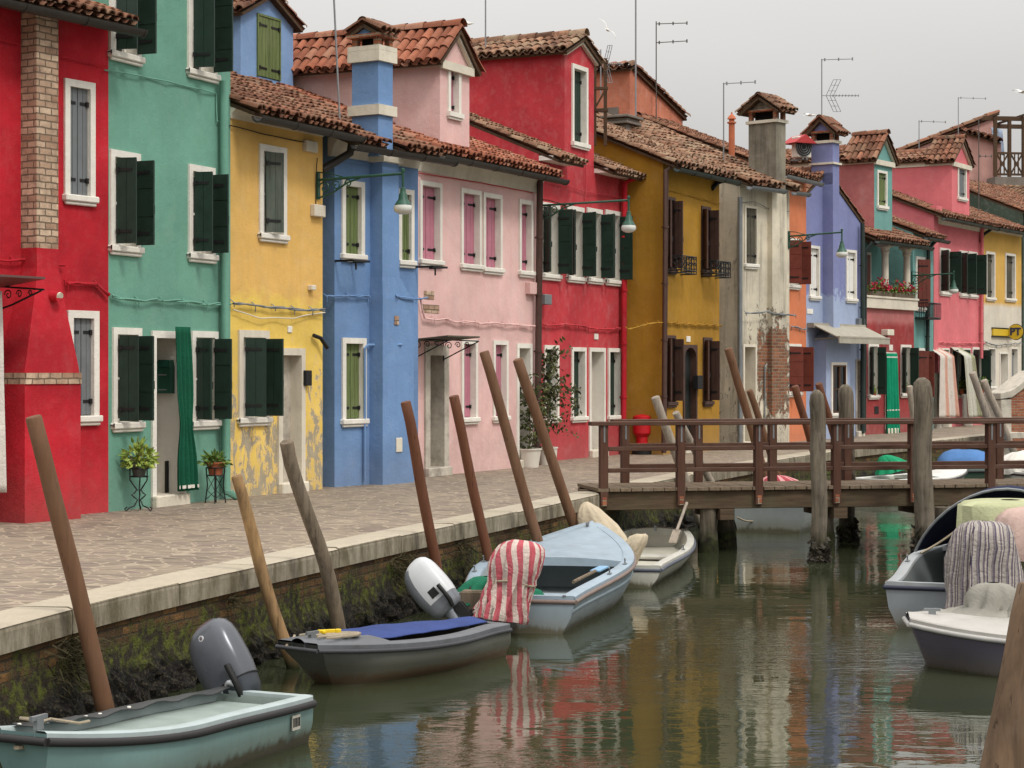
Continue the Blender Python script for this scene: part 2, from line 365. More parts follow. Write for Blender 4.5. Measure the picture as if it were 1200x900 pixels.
class House:
    def __init__(s, label, L, Rr, top, mat, depth=7.0, el=0.0, er=0.0, name='terraced_house', cat='house', group='painted houses along the quay'):
        s.P0 = gp(*L); s.P1 = gp(*Rr); d = s.P1-s.P0; s.w = d.length; s.U = d.normalized(); s.V = Vector((-s.U.y, s.U.x, 0))
        s.e = empty(name, s.P0, math.atan2(s.U.y, s.U.x), label, cat, group)
        s.mat = mat; s.depth = depth; s.el = el; s.er = er; s.holes = []
        s.ze = s.at(*top)[1]
    def at(s, x, y, out=0.0):
        r = ray(x, y); t = (s.P0.dot(s.V)-out)/r.dot(s.V); p = r*t
        return ((p-s.P0).dot(s.U), EYE+r.z*t)
    def world(s, u, yl, z): return s.P0+s.U*u+s.V*yl+Vector((0,0,z))
    def deep(s, x, y, u):
        """local (y into the house, z) where the photo ray meets the cross-wall at u"""
        r = ray(x, y); q = s.P0+s.U*u; t = q.dot(s.U)/r.dot(s.U); p = r*t
        return ((p-s.P0).dot(s.V), EYE+r.z*t)
    def part(s, mb, name, mats, parent=None, **k): return mb.build(name, mats, parent or s.e, **k)
    def gridwall(s, mb, u0, u1, z0, z1, holes, y=0.0, m=0):
        us = sorted({u0, u1, *[min(max(v, u0), u1) for h in holes for v in h[:2]]}); zs = sorted({z0, z1, *[min(max(v, z0), z1) for h in holes for v in h[2:4]]})
        for a, b in zip(us, us[1:]):
            for c, d in zip(zs, zs[1:]):
                cu, cz = (a+b)/2, (c+d)/2
                if b-a < 1e-5 or d-c < 1e-5 or any(h[0] < cu < h[1] and h[2] < cz < h[3] for h in holes): continue
                mb.quad((a,y,c),(b,y,c),(b,y,d),(a,y,d), m)
    def wall(s, roof=None):
        mb = MB(); u0, u1 = -s.el, s.w+s.er; zt = s.ze
        s.gridwall(mb, u0, u1, -.3, zt, s.holes)
        dr, zr = roof if roof else (s.depth/2, zt)
        for u in (u0, u1): mb.poly([(u,0,-.3),(u,0,zt),(u,dr,zr),(u,s.depth,zt),(u,s.depth,-.3)])
        mb.quad((u0,s.depth,-.3),(u1,s.depth,-.3),(u1,s.depth,zt),(u0,s.depth,zt))
        return s.part(mb, 'wall', s.mat)
    def win(s, x0, x1, yt, yb, closed=None, opened=None, fm='white', fw=.1, dp_=.2, out=0.0, ang=(90,90), sill='white', hook=True, parent=None, hole=True, horiz=(False,True), pane='glass', name='window', proud=.03, fmat2=None, lw=.5, sub=False):
        ym = (yt+yb)/2; xm = (x0+x1)/2
        u0 = s.at(x0, ym, out)[0]; u1 = s.at(x1, ym, out)[0]; zt = s.at(xm, yt, out)[1]; zb = s.at(xm, yb, out)[1]
        y0 = -out
        if hole: s.holes.append((u0, u1, zb, zt))
        fr = MB(); a, b = y0-proud, y0+dp_
        fr.box(u0, u0+fw, a, b, zb, zt-fw); fr.box(u1-fw, u1, a, b, zb, zt-fw); fr.box(u0, u1, a, b, zt-fw, zt)
        i0, i1, zi = u0+fw, u1-fw, zt-fw
        sl = .09
        fo = fr.build(name, [M[fm], M['iron'], M[closed or opened or 'glass'], M[pane], M['white']], None if sub else (parent or s.e))
        def child(mb, nm, mats, **k):
            return mb.build(nm, mats, fo, **k)
        mats5 = None
        if sub: acc = fr       # dormer window: already a sub-part, keep it one mesh
        if sill:
            sb = acc if sub else MB(); k = 4 if sub else 0
            sb.box(u0-.025, u1+.025, y0-.075, b, zb+.012, zb+sl, k); sb.box(u0-.005, u1+.005, y0-.05, y0-.005, zb-.03, zb+.010, k)
            if not sub: child(sb, 'sill', M[sill], bevel=.012)
        z0 = zb+(sl if sill else 0)
        pn = acc if sub else MB(); kp = 3 if sub else 0; kw = 4 if sub else 1
        pn.box(i0, i1, b-.02, b+.01, z0, zi, kp)
        if not closed:
            t = .045; um = (i0+i1)/2
            for q in ((i0, i0+t), (i1-t, i1), (um-t*.7, um+t*.7)): pn.box(q[0], q[1], b-.055, b-.021, z0, zi, kw)
            for q in ((z0, z0+t), (zi-t, zi), (lerp(z0, zi, .5)-.015, lerp(z0, zi, .5)+.015)): pn.box(i0+t+.001, i1-t-.001, b-.05, b-.022, q[0], q[1], kw)
        if not sub: child(pn, 'pane', [M[pane], M['white'] if fmat2 is None else M[fmat2]])
        W = (i1-i0)/2
        if closed:
            for k in (0, 1):
                mb = acc if sub else MB(); yy = b-.06
                h0 = (i0 if k == 0 else i1, yy, 0); d = (1,0,0) if k == 0 else (-1,0,0)
                leaf(mb, h0, d, W-.004, z0+.01, zi-.006, (0,-1,0), 2 if sub else 0, 1, boards=max(2, round(W/.12)))
                if not sub: child(mb, 'shutter', [M[closed], M['iron']])
        if opened:
            for k in (0, 1):
                if ang[k] is None: continue
                mb = acc if sub else MB(); a_ = R(ang[k]+rnd.uniform(-4, 4)); sg = 1 if k == 0 else -1
                d = Vector((sg*math.cos(a_), -math.sin(a_), 0)); n = Vector((-d.y, d.x, 0))
                if n.x > 0: n = -n
                leaf(mb, ((i0+.02) if k == 0 else (i1-.02), y0-proud-.01, 0), d, (i1-i0)*lw+.02, z0+.02, zi-.015, n, 2 if sub else 0, 1, horiz=horiz[k], side=1, boards=max(2, round(W/.12)))
                if not sub: child(mb, 'shutter', [M[opened], M['iron']])
        if hook and not sub:
            for u in ((u0-.03, u1+.03) if opened else ()):
                hk = MB(); hk.bar((u, y0, zb+.06), (u, y0-.06, zb+.06), .012, .01); hk.bar((u, y0-.056, zb+.035), (u, y0-.056, zb+.085), .012, .01); child(hk, 'shutter_stay', M['iron'])
        if sub:
            me = fo.data; bpy.data.objects.remove(fo); bpy.data.meshes.remove(me)
            fo = acc.build(name, [M[fm], M['iron'], M[closed or opened or 'glass'], M[pane], M['white']], parent)
        return fo
    def door(s, x0, x1, yt, frame='white', leafm='doorgrey', fw=.1, dp_=.22, step='cream', panel=True, out=0.0, ybase=None, arch=False, threshold=.14):
        ym = (yt+540)/2
        u0 = s.at(x0, ym, out)[0]; u1 = s.at(x1, ym, out)[0]; zt = s.at((x0+x1)/2, yt, out)[1]
        s.holes.append((u0, u1, -.3, zt)); y0 = -out
        fr = MB(); a, b = y0-.03, y0+dp_
        fr.box(u0, u0+fw, a, b, -.3, zt-fw); fr.box(u1-fw, u1, a, b, -.3, zt-fw); fr.box(u0, u1, a, b, zt-fw, zt)
        if arch:
            n = 8
            for k in range(n):
                t0, t1 = PI*k/n, PI*(k+1)/n; um, hw = (u0+u1)/2, (u1-u0)/2
                zz = zt-fw-hw*.55
                p0 = (um-(hw-fw)*math.cos(t0), zz+hw*.55*math.sin(t0)); p1 = (um-(hw-fw)*math.cos(t1), zz+hw*.55*math.sin(t1))
                fr.prism([(p0[0], a+.002, p0[1]), (p1[0], a+.002, p1[1]), (p1[0], a+.002, zt-.001), (p0[0], a+.002, zt-.001)], (0, dp_, 0))
        fo = s.part(fr, 'door', M[frame])
        lf = MB(); lf.box(u0+fw, u1-fw, b-.04, b+.01, -.3, zt-fw)
        if panel:
            W = u1-u0-2*fw; H = zt-fw
            for q in ((.08, .42), (.5, .93)): lf.box(u0+fw+W*.16, u1-fw-W*.16, b-.055, b-.041, H*q[0]+.1, H*q[1])
            lf.box(u0+fw+W*.08, u0+fw+W*.14, b-.08, b-.04, H*.45, H*.52, 1)
        lf.build('door_leaf', [M[leafm], M['iron']], fo)
        st = MB(); st.box(u0+.02 if not step else u0, u1, y0-.10, b-.045, -.3, threshold); st.build('step', M[step or 'cream'], fo, bevel=.015)
        return fo
    def roof(s, mat='tile_mid', pitch=22, ov=.38, u0=None, u1=None, rise=None, front=None, ridge=True, gut='gutter', eave=True, pu=.155, jit=1.0, back=True, cor=None):
        u0 = -s.el if u0 is None else u0; u1 = s.w+s.er if u1 is None else u1
        tp = math.tan(R(pitch)); dr = front or s.depth/2; zr = s.ze+dr*tp
        mb = MB(); S = Vector((0, 1, tp)); lf = (dr+ov)*math.sqrt(1+tp*tp)
        tile_slope(mb, (u0, -ov, s.ze-ov*tp+.06), (1,0,0), S, u1-u0, lf, pu=pu, jit=jit)
        if back: tile_slope(mb, (u0, s.depth+.2, s.ze+.06-.2*tp), (1,0,0), (0,-1,tp), u1-u0, (s.depth-dr+.2)*math.sqrt(1+tp*tp), pu=pu*1.6, ps=.6, jit=jit)
        if ridge: ridge_tiles(mb, (u0, dr, zr+.1), (u1, dr, zr+.1))
        ro = s.part(mb, 'roof', [M[mat], M['timber']], smooth=50)
        if gut:
            g = MB(); zg = s.ze-ov*tp-.005
            halfpipe(g, (u0-.02, -ov-.07, zg), (u1+.05, -ov-.07, zg), .085)
            g.build('gutter', M[gut], ro, smooth=40)
        s.ro = ro; s.dr = dr; s.zr = zr; s.tp = tp; s.ov = ov
        return (dr, zr)
    def eaves_z(s, y): return s.ze+y*s.tp
    def cornice(s, z0, z1, mat='white', u0=None, u1=None, steps=3, proj=.3):
        mb = MB(); u0 = 0 if u0 is None else u0; u1 = s.w if u1 is None else u1
        n = 6
        prof = [(0.02, z0)]+[(.03+proj*(k/n)**1.6, lerp(z0+.04, z1, k/n)) for k in range(n+1)]
        pts = [(u0, -o, z) for o, z in prof]+[(u0, .05, z1), (u0, .05, z0)]
        mb.prism(pts, (u1-u0, 0, 0)); s.part(mb, 'cornice', M[mat])
    def cable(s, pts, mat, r=.018, strands=2, out=.05, name='cable', wob=.03):
        r *= .62; wob *= .7
        loc = [Vector((s.at(x, y)[0], -out, s.at(x, y)[1])) for x, y in pts]
        P = []
        for a, b in zip(loc, loc[1:]):
            n = max(2, int((b-a).length/.12)); P += [a.lerp(b, k/n) for k in range(n)]
        P.append(loc[-1]); mb = MB()
        for q in range(strands):
            ph = rnd.random()*6
            mb.tube([p+Vector((0, .012*math.sin(i*.9+ph+q*3+2*nz(i*.3, q)), wob*nz(i*.21+ph, q*5)+.013*math.cos(i*.9+ph+q*3+2*nz(i*.3, q))*(strands > 1))) for i, p in enumerate(P)], r, 5)
        if strands > 1:
            for i in range(0, len(P), 4): mb.tube([P[i]+Vector((0,.05,.05)), P[i]+Vector((0,-.02,.0)), P[i]+Vector((0.02,.0,-.05-.05*rnd.random()))], .008, 4)
        return s.part(mb, name, mat)
    def pipe(s, pts, mat, r=.05, out=.09, name='downpipe', brackets=True):
        P = [Vector((s.at(x, y, out)[0], -(o if o is not None else out), s.at(x, y, out)[1])) for x, y, o in [(p+(None,))[:3] for p in pts]]
        mb = MB(); mb.tube(P, r, 10)
        a, b = P[0], P[-1]
        if brackets:
            for k in range(1, 5):
                c = P[-2].lerp(b, k/5); mb.tube([c-Vector((0,0,.02)), c+Vector((0,0,.02))], r*1.25, 10); mb.bar(c, c+Vector((0,out,0)), .03, .02)
        return s.part(mb, name, mat, smooth=40)
    def breast(s, rings, mats, name='chimney_breast', bevel=0):
        """rings: (u0, u1, out, z, material index of the band above)"""
        mb = MB()
        for (a, b) in zip(rings, rings[1:]):
            ra = [(a[0], .05, a[3]), (a[0], -a[2], a[3]), (a[1], -a[2], a[3]), (a[1], .05, a[3])]
            rb = [(b[0], .05, b[3]), (b[0], -b[2], b[3]), (b[1], -b[2], b[3]), (b[1], .05, b[3])]
            mb.loft([ra, rb], a[4], .5, True, True)
        return s.part(mb, name, mats, bevel=bevel)
    def lbox(s, x0, x1, yt, yb, mat, name, out0=0.0, out=.08, parent=None, bevel=.01):
        ym = (yt+yb)/2; xm = (x0+x1)/2
        u0 = s.at(x0, ym, out)[0]; u1 = s.at(x1, ym, out)[0]; zt = s.at(xm, yt, out)[1]; zb = s.at(xm, yb, out)[1]
        mb = MB(); mb.box(u0, u1, -out, -out0+.004, zb, zt); return s.part(mb, name, mat, parent, bevel=bevel)
    def dormer(s, xl, xr, yeave, yapex, depth, mat, tile='tile_new', zbase=None, win=None, wk=None, pediment=None, ov=.14, pu=.18, side=None, cheek=None, y0=0.0, cap=None):
        u0 = s.at(xl, yeave, -y0)[0]; u1 = s.at(xr, yeave, -y0)[0]; ze = s.at(xl, yeave, -y0)[1]; um = (u0+u1)/2
        za = s.at((xl+xr)/2, yapex, -y0)[1]-.08; zb = zbase if zbase is not None else s.ze-.1
        holes = []
        if win:
            keep = s.holes; s.holes = []
        mb = MB(); dm = mb
        if win:
            ym = (win[2]+win[3])/2
            holes = [(s.at(win[0], ym, -y0)[0], s.at(win[1], ym, -y0)[0], s.at((win[0]+win[1])/2, win[3], -y0)[1], s.at((win[0]+win[1])/2, win[2], -y0)[1])]
        s.gridwall(mb, u0, u1, zb, ze, holes, y0)
        mb.poly([(u0,y0,ze),(u1,y0,ze),(um,y0,za)])
        for u in (u0, u1): mb.quad((u,y0,zb),(u,depth,zb),(u,depth,ze),(u,y0,ze), 1 if side else 0)
        mb.quad((u0,depth,zb),(u1,depth,zb),(u1,depth,ze),(u0,depth,ze)); mb.poly([(u0,depth,ze),(u1,depth,ze),(um,depth,za if not cap else ze+(za-ze)*.42)])
        do = s.part(mb, 'dormer', [mat, side or mat])
        if win:
            s.win(*win, parent=do, hole=False, sub=True, out=-y0, **(wk or {})); s.holes = keep
        rf = MB(); tp = (za-ze)/(um-u0); L = (um-u0+ov)*math.sqrt(1+tp*tp); yo = y0-.12
        for ya, yb, zz in ([(yo, depth+.1, za)] if not cap else [(yo, cap, za), (cap-.06, depth+.1, ze+(za-ze)*.42)]):
            tp = (zz-ze)/(um-u0); L = (um-u0+ov)*math.sqrt(1+tp*tp)
            tile_slope(rf, (u0-ov, ya, ze-ov*tp+.05), (0,1,0), (1,0,tp), yb-ya, L, pu=pu, ps=.3)
            tile_slope(rf, (u1+ov, ya, ze-ov*tp+.05), (0,1,0), (-1,0,tp), yb-ya, L, pu=pu, ps=.3)
            ridge_tiles(rf, (um, ya-.02, zz+.13), (um, yb, zz+.13))
        if cap: rf.poly([(u0,cap-.02,ze),(u1,cap-.02,ze),(um,cap-.02,za)], 1)
        rf.build('dormer_roof', [M[tile], M['timber']], do, smooth=50)
        if pediment:
            pm = MB(); w = .07
            for sgn, ue in ((1, u0), (-1, u1)):
                pm.bar((ue-sgn*.06, y0-.04, ze-.06*tp-.02), (um, y0-.04, za-.03), .07, w)
            if pediment != 'rake': pm.box(u0-.04, u1+.04, y0-.08, y0-.004, ze-.2, ze-.06); pm.box(u0-.04, u0-.004, y0, depth, ze-.17, ze-.03)
            pm.build('pediment', M['cream'], do)
        return do
def chimney(parent, u0, u1, y0, y1, z0, z1, mat, tile='tile_mid', band=None, cap=.5, ridge='y', over=.12, box=.2):
    """Shaft with a collar, an open smoke box on corner stubs and a small tiled saddle roof."""
    mb = MB(); mb.box(u0, u1, y0, y1, z0, z1)
    if band:
        for zb, hb in band: mb.box(u0-.05, u1+.05, y0-.05, y1+.05, zb, zb+hb, 1)
    zc = z1; mb.box(u0-.05, u1+.05, y0-.05, y1+.05, zc+.001, zc+.07, 1)
    t = .09; h = box
    for a in (u0+.0, u1-t):
        for b in (y0, y1-t): mb.box(a, a+t, b, b+t, zc+.07, zc+.07+h, 3)
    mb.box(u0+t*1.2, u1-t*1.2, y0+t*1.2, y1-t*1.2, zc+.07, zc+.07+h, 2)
    zt = zc+.07+h; mb.box(u0-.06, u1+.06, y0-.06, y1+.06, zt, zt+.05, 3)
    um, ym = (u0+u1)/2, (y0+y1)/2; rs = cap*.5; zt += .05
    co = mb.build('chimney', [mat, M['cream'], M['void'], M['brickred']], parent)
    rf = MB()
    if ridge == 'y':
        rf.prism([(u0, y0, zt), (u1, y0, zt), (um, y0, zt+rs)], (0, y1-y0, 0), 2)
        for sg, ue in ((1, u0-over), (-1, u1+over)):
            tp = rs/((u1-u0)/2); tile_slope(rf, (ue, y0-over, zt-over*tp+.03), (0,1,0), (sg,0,tp), y1-y0+2*over, ((u1-u0)/2+over)*math.sqrt(1+tp*tp), pu=.17, ps=.25)
        ridge_tiles(rf, (um, y0-over, zt+rs+.06), (um, y1+over, zt+rs+.06), r=.09, step=.25)
    else:
        rf.prism([(u0, y0, zt), (u0, y1, zt), (u0, ym, zt+rs)], (u1-u0, 0, 0), 2)
        for sg, ye in ((1, y0-over), (-1, y1+over)):
            tp = rs/((y1-y0)/2); tile_slope(rf, (u0-over, ye, zt-over*tp+.03), (1,0,0), (0,sg,tp), u1-u0+2*over, ((y1-y0)/2+over)*math.sqrt(1+tp*tp), pu=.17, ps=.25)
        ridge_tiles(rf, (u0-over, ym, zt+rs+.06), (u1+over, ym, zt+rs+.06), r=.09, step=.25)
    return co, rf
def chimney_on(h, *a, **k):
    co, rf = chimney(h.ro, *a, **k)
    rf.build('chimney_cap', [M[k.get('tile', 'tile_mid')], M['timber'], a[6]], h.ro, smooth=50)
    return co
def wall_lamp(h, x, y, length, label, drop=.22):
    u, z = h.at(x, y); b = h.world(u, 0, z); e = empty('wall_lamp', b, h.e.rotation_euler.z, label, 'street lamp', 'green bracket street lamps on the house fronts')
    br = MB(); br.box(-.03, .03, -.03, .0, -.28, .12); br.tube([(0,-.02,0), (0,-length,.03)], .02, 8)
    for k in range(3):
        c = Vector((0, -.12-.2*k, -.12+.025*k)); rr = .10-.02*k
        br.tube([c+Vector((0, rr*(1-.06*q)*math.cos(q*.6), rr*(1-.06*q)*math.sin(q*.6))) for q in range(14)], .011, 5)
    br.tube([(0,-.02,-.26), (0,-.25,-.2), (0,-.5,-.06), (0,-.72,.0)], .014, 6)
    br.tube([(0,-.02,.11), (0,-.2,.09), (0,-.45,.02)], .01, 6)
    br.tube([(0,-length,.07), (0,-length,-drop)], .018, 8); br.lathe([(.0,.0), (.03,.01), (.03,.05), (0,.06)], 8, (0,-length,.05))
    br.build('bracket', M['lampgreen'], e, smooth=40)
    sh = MB(); c = (0, -length, -drop)
    sh.lathe([(.025,.05), (.038,.04), (.042,-.02), (.062,-.05), (.066,-.11), (.095,-.15), (.118,-.19), (.122,-.20), (.112,-.20)], 16, c); sh.build('lamp_shade', M['lampgreen'], e, smooth=40)
    df = MB(); df.lathe([(.118,-.19), (.132,-.23), (.128,-.28), (.09,-.31), (.05,-.325), (.01,-.33)], 16, c); df.build('diffuser', M['lampglass'], e, smooth=60)
    return e
P = {
 'crimson': plaster('plaster_crimson', (188,26,42), .22, .14, (110,8,20), .05, damp=.2, seed=1),
 'teal': plaster('plaster_teal', (104,156,136), .09, .12, (60,110,96), .06, damp=.15, seed=2),
 'yellow': plaster('plaster_yellow', (222,176,92), .12, .16, (168,120,50), .10, low=(230,196,98), lowh=2.75, lowrag=.16, peel=.20, peelcol=(174,163,140), peelz=(0.3, 3.9), seed=3),
 'sky': plaster('plaster_sky', (122,154,196), .08, .14, (80,110,160), .06, seed=4),
 'blue': plaster('plaster_blue', (106,140,184), .12, .16, (58,90,140), .08, damp=.25, seed=5),
 'pink': plaster('plaster_pink', (224,182,176), .12, .22, (204,134,132), .25, damp=.35, seed=6),
 'red': plaster('plaster_red', (188,54,62), .16, .2, (140,26,36), .14, damp=.3, seed=7),
 'mustard': plaster('plaster_mustard', (166,122,24), .14, .2, (116,78,14), .06, damp=.3, seed=8),
 'grey': plaster('plaster_bare', (212,202,180), .2, .5, (96,90,80), .2, damp=.6, peel=.1, peelcol=(150,142,130), peelz=(1.0, 6.5), seed=9),
 'grim': plaster('plaster_grimy', (132,124,108), .25, .7, (72,68,62), .2, damp=.6, seed=10),
 'orange': plaster('plaster_orange', (212,122,78), .12, .15, (150,80,50), .1, seed=11),
 'lilac': plaster('plaster_lilac', (124,130,174), .1, .14, (90,98,150), .06, low=(158,172,200), lowh=3.75, seed=12),
 'maroon': plaster('plaster_maroon', (176,102,100), .14, .2, (120,60,64), .14, low=(148,56,56), lowh=3.05, lowrag=.03, seed=13),
 'teal2': plaster('plaster_seagreen', (104,154,148), .12, .15, (70,110,108), .08, seed=14),
 'pink2': plaster('plaster_coral', (216,112,118), .1, .12, (180,70,84), .1, damp=.2, seed=15),
 'yellow2': plaster('plaster_ochre', (218,172,78), .1, .14, (160,112,40), .06, low=(214,206,190), lowh=3.92, lowrag=.02, seed=16),
 'rosy': plaster('plaster_rosy', (196,150,140), .12, .2, (150,104,96), .1, seed=17),
 'terra': plaster('plaster_terracotta', (192,116,88), .18, .3, (140,84,64), .2, seed=18),
 'palebl': plaster('plaster_pale_blue', (150,170,192), .1, .2, (110,126,146), .1, seed=19),
 'cement': stone('cement', (120,112,104), .5, (80,74,66), 2),
}
def onroof(h, x, y):
    r = ray(x, y); tp = h.tp; z0 = h.ze+.1
    # (z) EYE + r.z t = z0 + yl*tp ,  yl = t r.V - P0.V
    t = (z0-h.P0.dot(h.V)*tp-EYE)/(r.z-r.dot(h.V)*tp); p = r*t
    return ((p-h.P0).dot(h.U), (p-h.P0).dot(h.V), EYE+r.z*t)

# ---- 1 crimson house with the brick chimney breast
h = House('crimson red house with a pale brick chimney breast, at the left end of the row', (-170,626), (127,600), (127,24), P['crimson'])
red1 = h
h.win(74.5, 110, 94.6, 238, closed='shgrey', fw=.085, dp_=.10); h.win(78, 114.5, 364, 496, closed='shgrey', fw=.09, dp_=.10)
h.win(-150, -112, 70, 240, closed='shgrey'); h.door(-60, -22, 350, leafm='doorgreen')
h.wall(h.roof('tile_mid', 20, ov=.42))
zf = lambda x, y, o=0: h.at(x, y, o)[1]; uf = lambda x, y, o=0: h.at(x, y, o)[0]
pl = (uf(29,600,.46), uf(94.6,590,.46)); pi = (uf(43,200,.25), uf(68.5,200,.25))
z1, z2, z3, z4 = zf(60,450,.46), zf(60,437,.46), zf(55,330,.25), zf(55,291,.25)
h.breast([(*pl,.46,-.3,0), (*pl,.46,z1,1), (*pl,.475,z1+.001,1), (*pl,.475,z2,0), (pl[0]+.005,pl[1]-.01,.45,z2+.001,0), (lerp(pl[0],pi[0],.12),lerp(pl[1],pi[1],.12),.43,z2+.12,0), (lerp(pl[0],pi[0],.85),lerp(pl[1],pi[1],.85),.29,z3-.1,0), (*pi,.255,z3+.15,0), (*pi,.25,z4,1), (*pi,.248,z4+.002,1), (*pi,.248,h.ze+.1,0)], [P['crimson'], M['brickpale']], bevel=.012)
h.cable([(-150,292),(21,306),(43,309),(72,310)], P['crimson'], .022); h.cable([(75,332),(110,333),(124,345)], P['crimson'], .026)
h.cable([(68,66),(95,73),(121,78)], P['crimson'], .014, 1); h.cable([(-100,30),(0,48),(20,52)], P['crimson'], .014, 1)
mb = MB(); u, z = h.at(61, 347, .3); mb.tube([(u,-.2,z),(u,-.42,z-.01)], [.06,.065], 14); mb.tube([(u,-.4,z),(u,-.425,z-.01)], .05, 12, 1); h.part(mb, 'flue_outlet', [P['crimson'], M['cream']], smooth=40)
mb = MB(); z = h.at(-75, 332)[1]; ub = h.at(50,346,.80)[0]; ua = ub-1.4            # iron and glass canopy over the door
mb.obox(((ua+ub)/2, -.42, z+.02), ((ub-ua)/2, 0, 0), (0, .42, -.05), (0,0,.012), 1)
for u in (ua+.02, (ua+ub)/2, ub-.02):
    mb.tube([(u,-.02,z-.32),(u,-.02,z),(u,-.84,z-.06)], .012, 5); mb.tube([(u,-.02,z-.3),(u,-.35,z-.22),(u,-.8,z-.07)], .012, 5)
    for k in range(4):
        c = Vector((u,-.12-.17*k,-.11+z+.005*k)); rr = .075-.013*k
        mb.tube([c+Vector((0, rr*(1-.06*q)*math.cos(q*.6), rr*(1-.06*q)*math.sin(q*.6))) for q in range(14)], .008, 4)
h.part(mb, 'canopy', [M['iron'], flat('canopy_sheet', (96,70,66), .4)])

# ---- 2 teal house
h = House('tall teal house with dark green shutters and a green door curtain', (127,600), (270,584), (127,-215), P['teal'])
teal = h
for a in ((127.6,164,-52,71.5),(219,253,-30,92),(128,163,177.5,297),(220,250.5,194.5,305.5)): h.win(*a, opened='shgreen', ang=(76,88), fw=.085, horiz=(False, True))
h.win(131,164.5,384,503.5, opened='shgreen', ang=(70,88), fw=.085); h.win(223.5,254,388,501, opened='shgreen', ang=(99,90), fw=.085)
h.door(176.7,216,388, leafm='doorgrey', dp_=.4, panel=False, fw=.09)
h.wall(h.roof('tile_mid', 20))
h.cable([(121,82),(160,89),(205,98),(252,110),(252,142),(262,146)], P['teal'], .016, 1, .03, wob=.006)
h.cable([(128,347),(165,353),(200,352),(232,356),(267,357)], P['teal'], .02, 2); h.pipe([(262.5,95,.09),(264.5,575,.09),(268,583,.25)], P['teal'], .06)
mb = MB(); ur = h.at(216,480)[0]-.09; ya, za = h.deep(197,578,ur); yb_, zb_ = h.deep(197,540,ur); mb.bar((ur-.03,ya,za),(ur-.03,ya,zb_),.03,.05); h.part(mb, 'door_bar', M['iron'])
mb = MB(); u, z = h.at(146.5, 542); mb.tube([(u,0,z),(u,-.05,z)], .04, 10); h.part(mb, 'tap_cover', P['teal'])

# ---- 3 yellow house with peeling plaster
h = House('yellow house with peeling plaster and a bricked pale doorway', (269,584), (378,573), (267,124), P['yellow'])
yel = h
h.win(303,334.5,171,282, opened='shfade', ang=(28,None), fw=.09, dp_=.2, lw=.55); h.win(278.6,314,387,497, opened='shgreen', ang=(64,88), fw=.10, horiz=(False,False), fm='cream')
h.door(325,356,408, 'cream', leafm='oldstone', dp_=.2, panel=False, fw=.10)
h.wall(h.roof('tile_mid', 21, ov=.40, ridge=True, u1=h.w+.25))
h.cornice(h.ze-.16, h.ze-.005, 'cream', proj=.12)
h.cable([(267,147),(310,158),(350,166),(366,168)], M['iron'], .013, 1, .03, wob=.004); h.cable([(369,185),(369,250)], M['iron'], .012, 1, .03, wob=.004)
h.cable([(269,355),(300,359),(340,362),(377,364)], M['zinc'], .02, 2, .06); h.cable([(270,364),(300,372),(340,373),(376,366)], M['cream'], .014, 1, .06)
h.lbox(360,373,165,178, M['cream'], 'junction_box'); h.lbox(369,382,240,254, M['cream'], 'junction_box'); h.lbox(359,366,434,452, M['iron'], 'intercom'); h.lbox(366,371,334,340, M['cream'], 'junction_box'); h.lbox(338,343,382,390, M['white'], 'house_number', out=.02)
mb = MB(); pts = [h.at(x, y) for x, y in ((364,393),(370,396),(376,408))]; mb.tube([(u,-.05-.03*k,z) for k, (u,z) in enumerate(pts)], .03, 7); h.part(mb, 'cable_end', M['iron'], smooth=60)
_u, _y, _z = onroof(h, 318, 97)
h.dormer(282,343.5,15,-9,3.6, P['sky'], 'tile_mid', zbase=h.ze+.2, y0=_y, win=(300.6,327.7,19,92), wk=dict(closed='sholive', fm='sholive', fw=.035, dp_=.06, sill=False, hook=False))

# ---- 4 blue house with the tall chimney
h = House('cornflower blue house with a tall banded chimney and olive shutters', (392,571), (490,563), (392,160), P['blue'], el=0)
blu = h
h.win(399.6,426,212,305, closed='sholive', fw=.085, dp_=.12); h.win(466,484,222,312, closed='sholive', fw=.08, dp_=.10); h.win(400,428,396,498, closed='sholive', fw=.085, dp_=.13)
o = .25; _ua, _ub = h.at(444.5,110,o)[0]-.03, h.at(461.5,110,o)[0]+.05     # tiles are cut round the shaft
rr = h.roof('tile_mid', 21, ov=.42, u0=-.15, u1=_ua, gut=None); h.wall(rr); _main = h.ro
for q in (dict(u0=_ua+.002, u1=_ub-.002, ov=-.30), dict(u0=_ub, u1=h.w, ov=.42)): h.roof('tile_mid', 21, gut=None, ridge=True, back=False, **q); h.ro.name = 'roof_slope'; h.ro.parent = _main
h.ro = _main; h.ov = .42; g = MB(); _zg = h.ze-.42*h.tp-.005; halfpipe(g, (-.17,-.49,_zg), (h.w+.28,-.49,_zg), .085); g.build('gutter', M['gutter'], h.ro, smooth=40)
h.cornice(h.at(392,183)[1], h.ze-.005, 'cream', u0=-.1, proj=.16)
o = .25; uf = lambda x, y: h.at(x, y, o)[0]; zf = lambda x, y: h.at(x, y, o)[1]
ua, ub, uc = uf(448.5,500), uf(485,500), uf(468.5,250)
h.breast([(ua,ub,o,-.3,0),(ua,ub,o,zf(465,352),0),(ua+.02,uc+.02,o-.02,zf(465,325),0),(ua+.02,uc,o-.02,zf(460,191),1),(ua-.03,uc+.05,o+.04,zf(460,190.8),1),(ua-.03,uc+.05,o+.04,zf(460,181),0),(ua+.0,uc,o-.02,zf(460,180.8),0),(ua,uc-.02,o-.02,h.ze-.16,0)], [P['blue'], M['cream']], bevel=.01)
ua, ub = uf(444.5,110), uf(461.5,110); zt = zf(445,58)
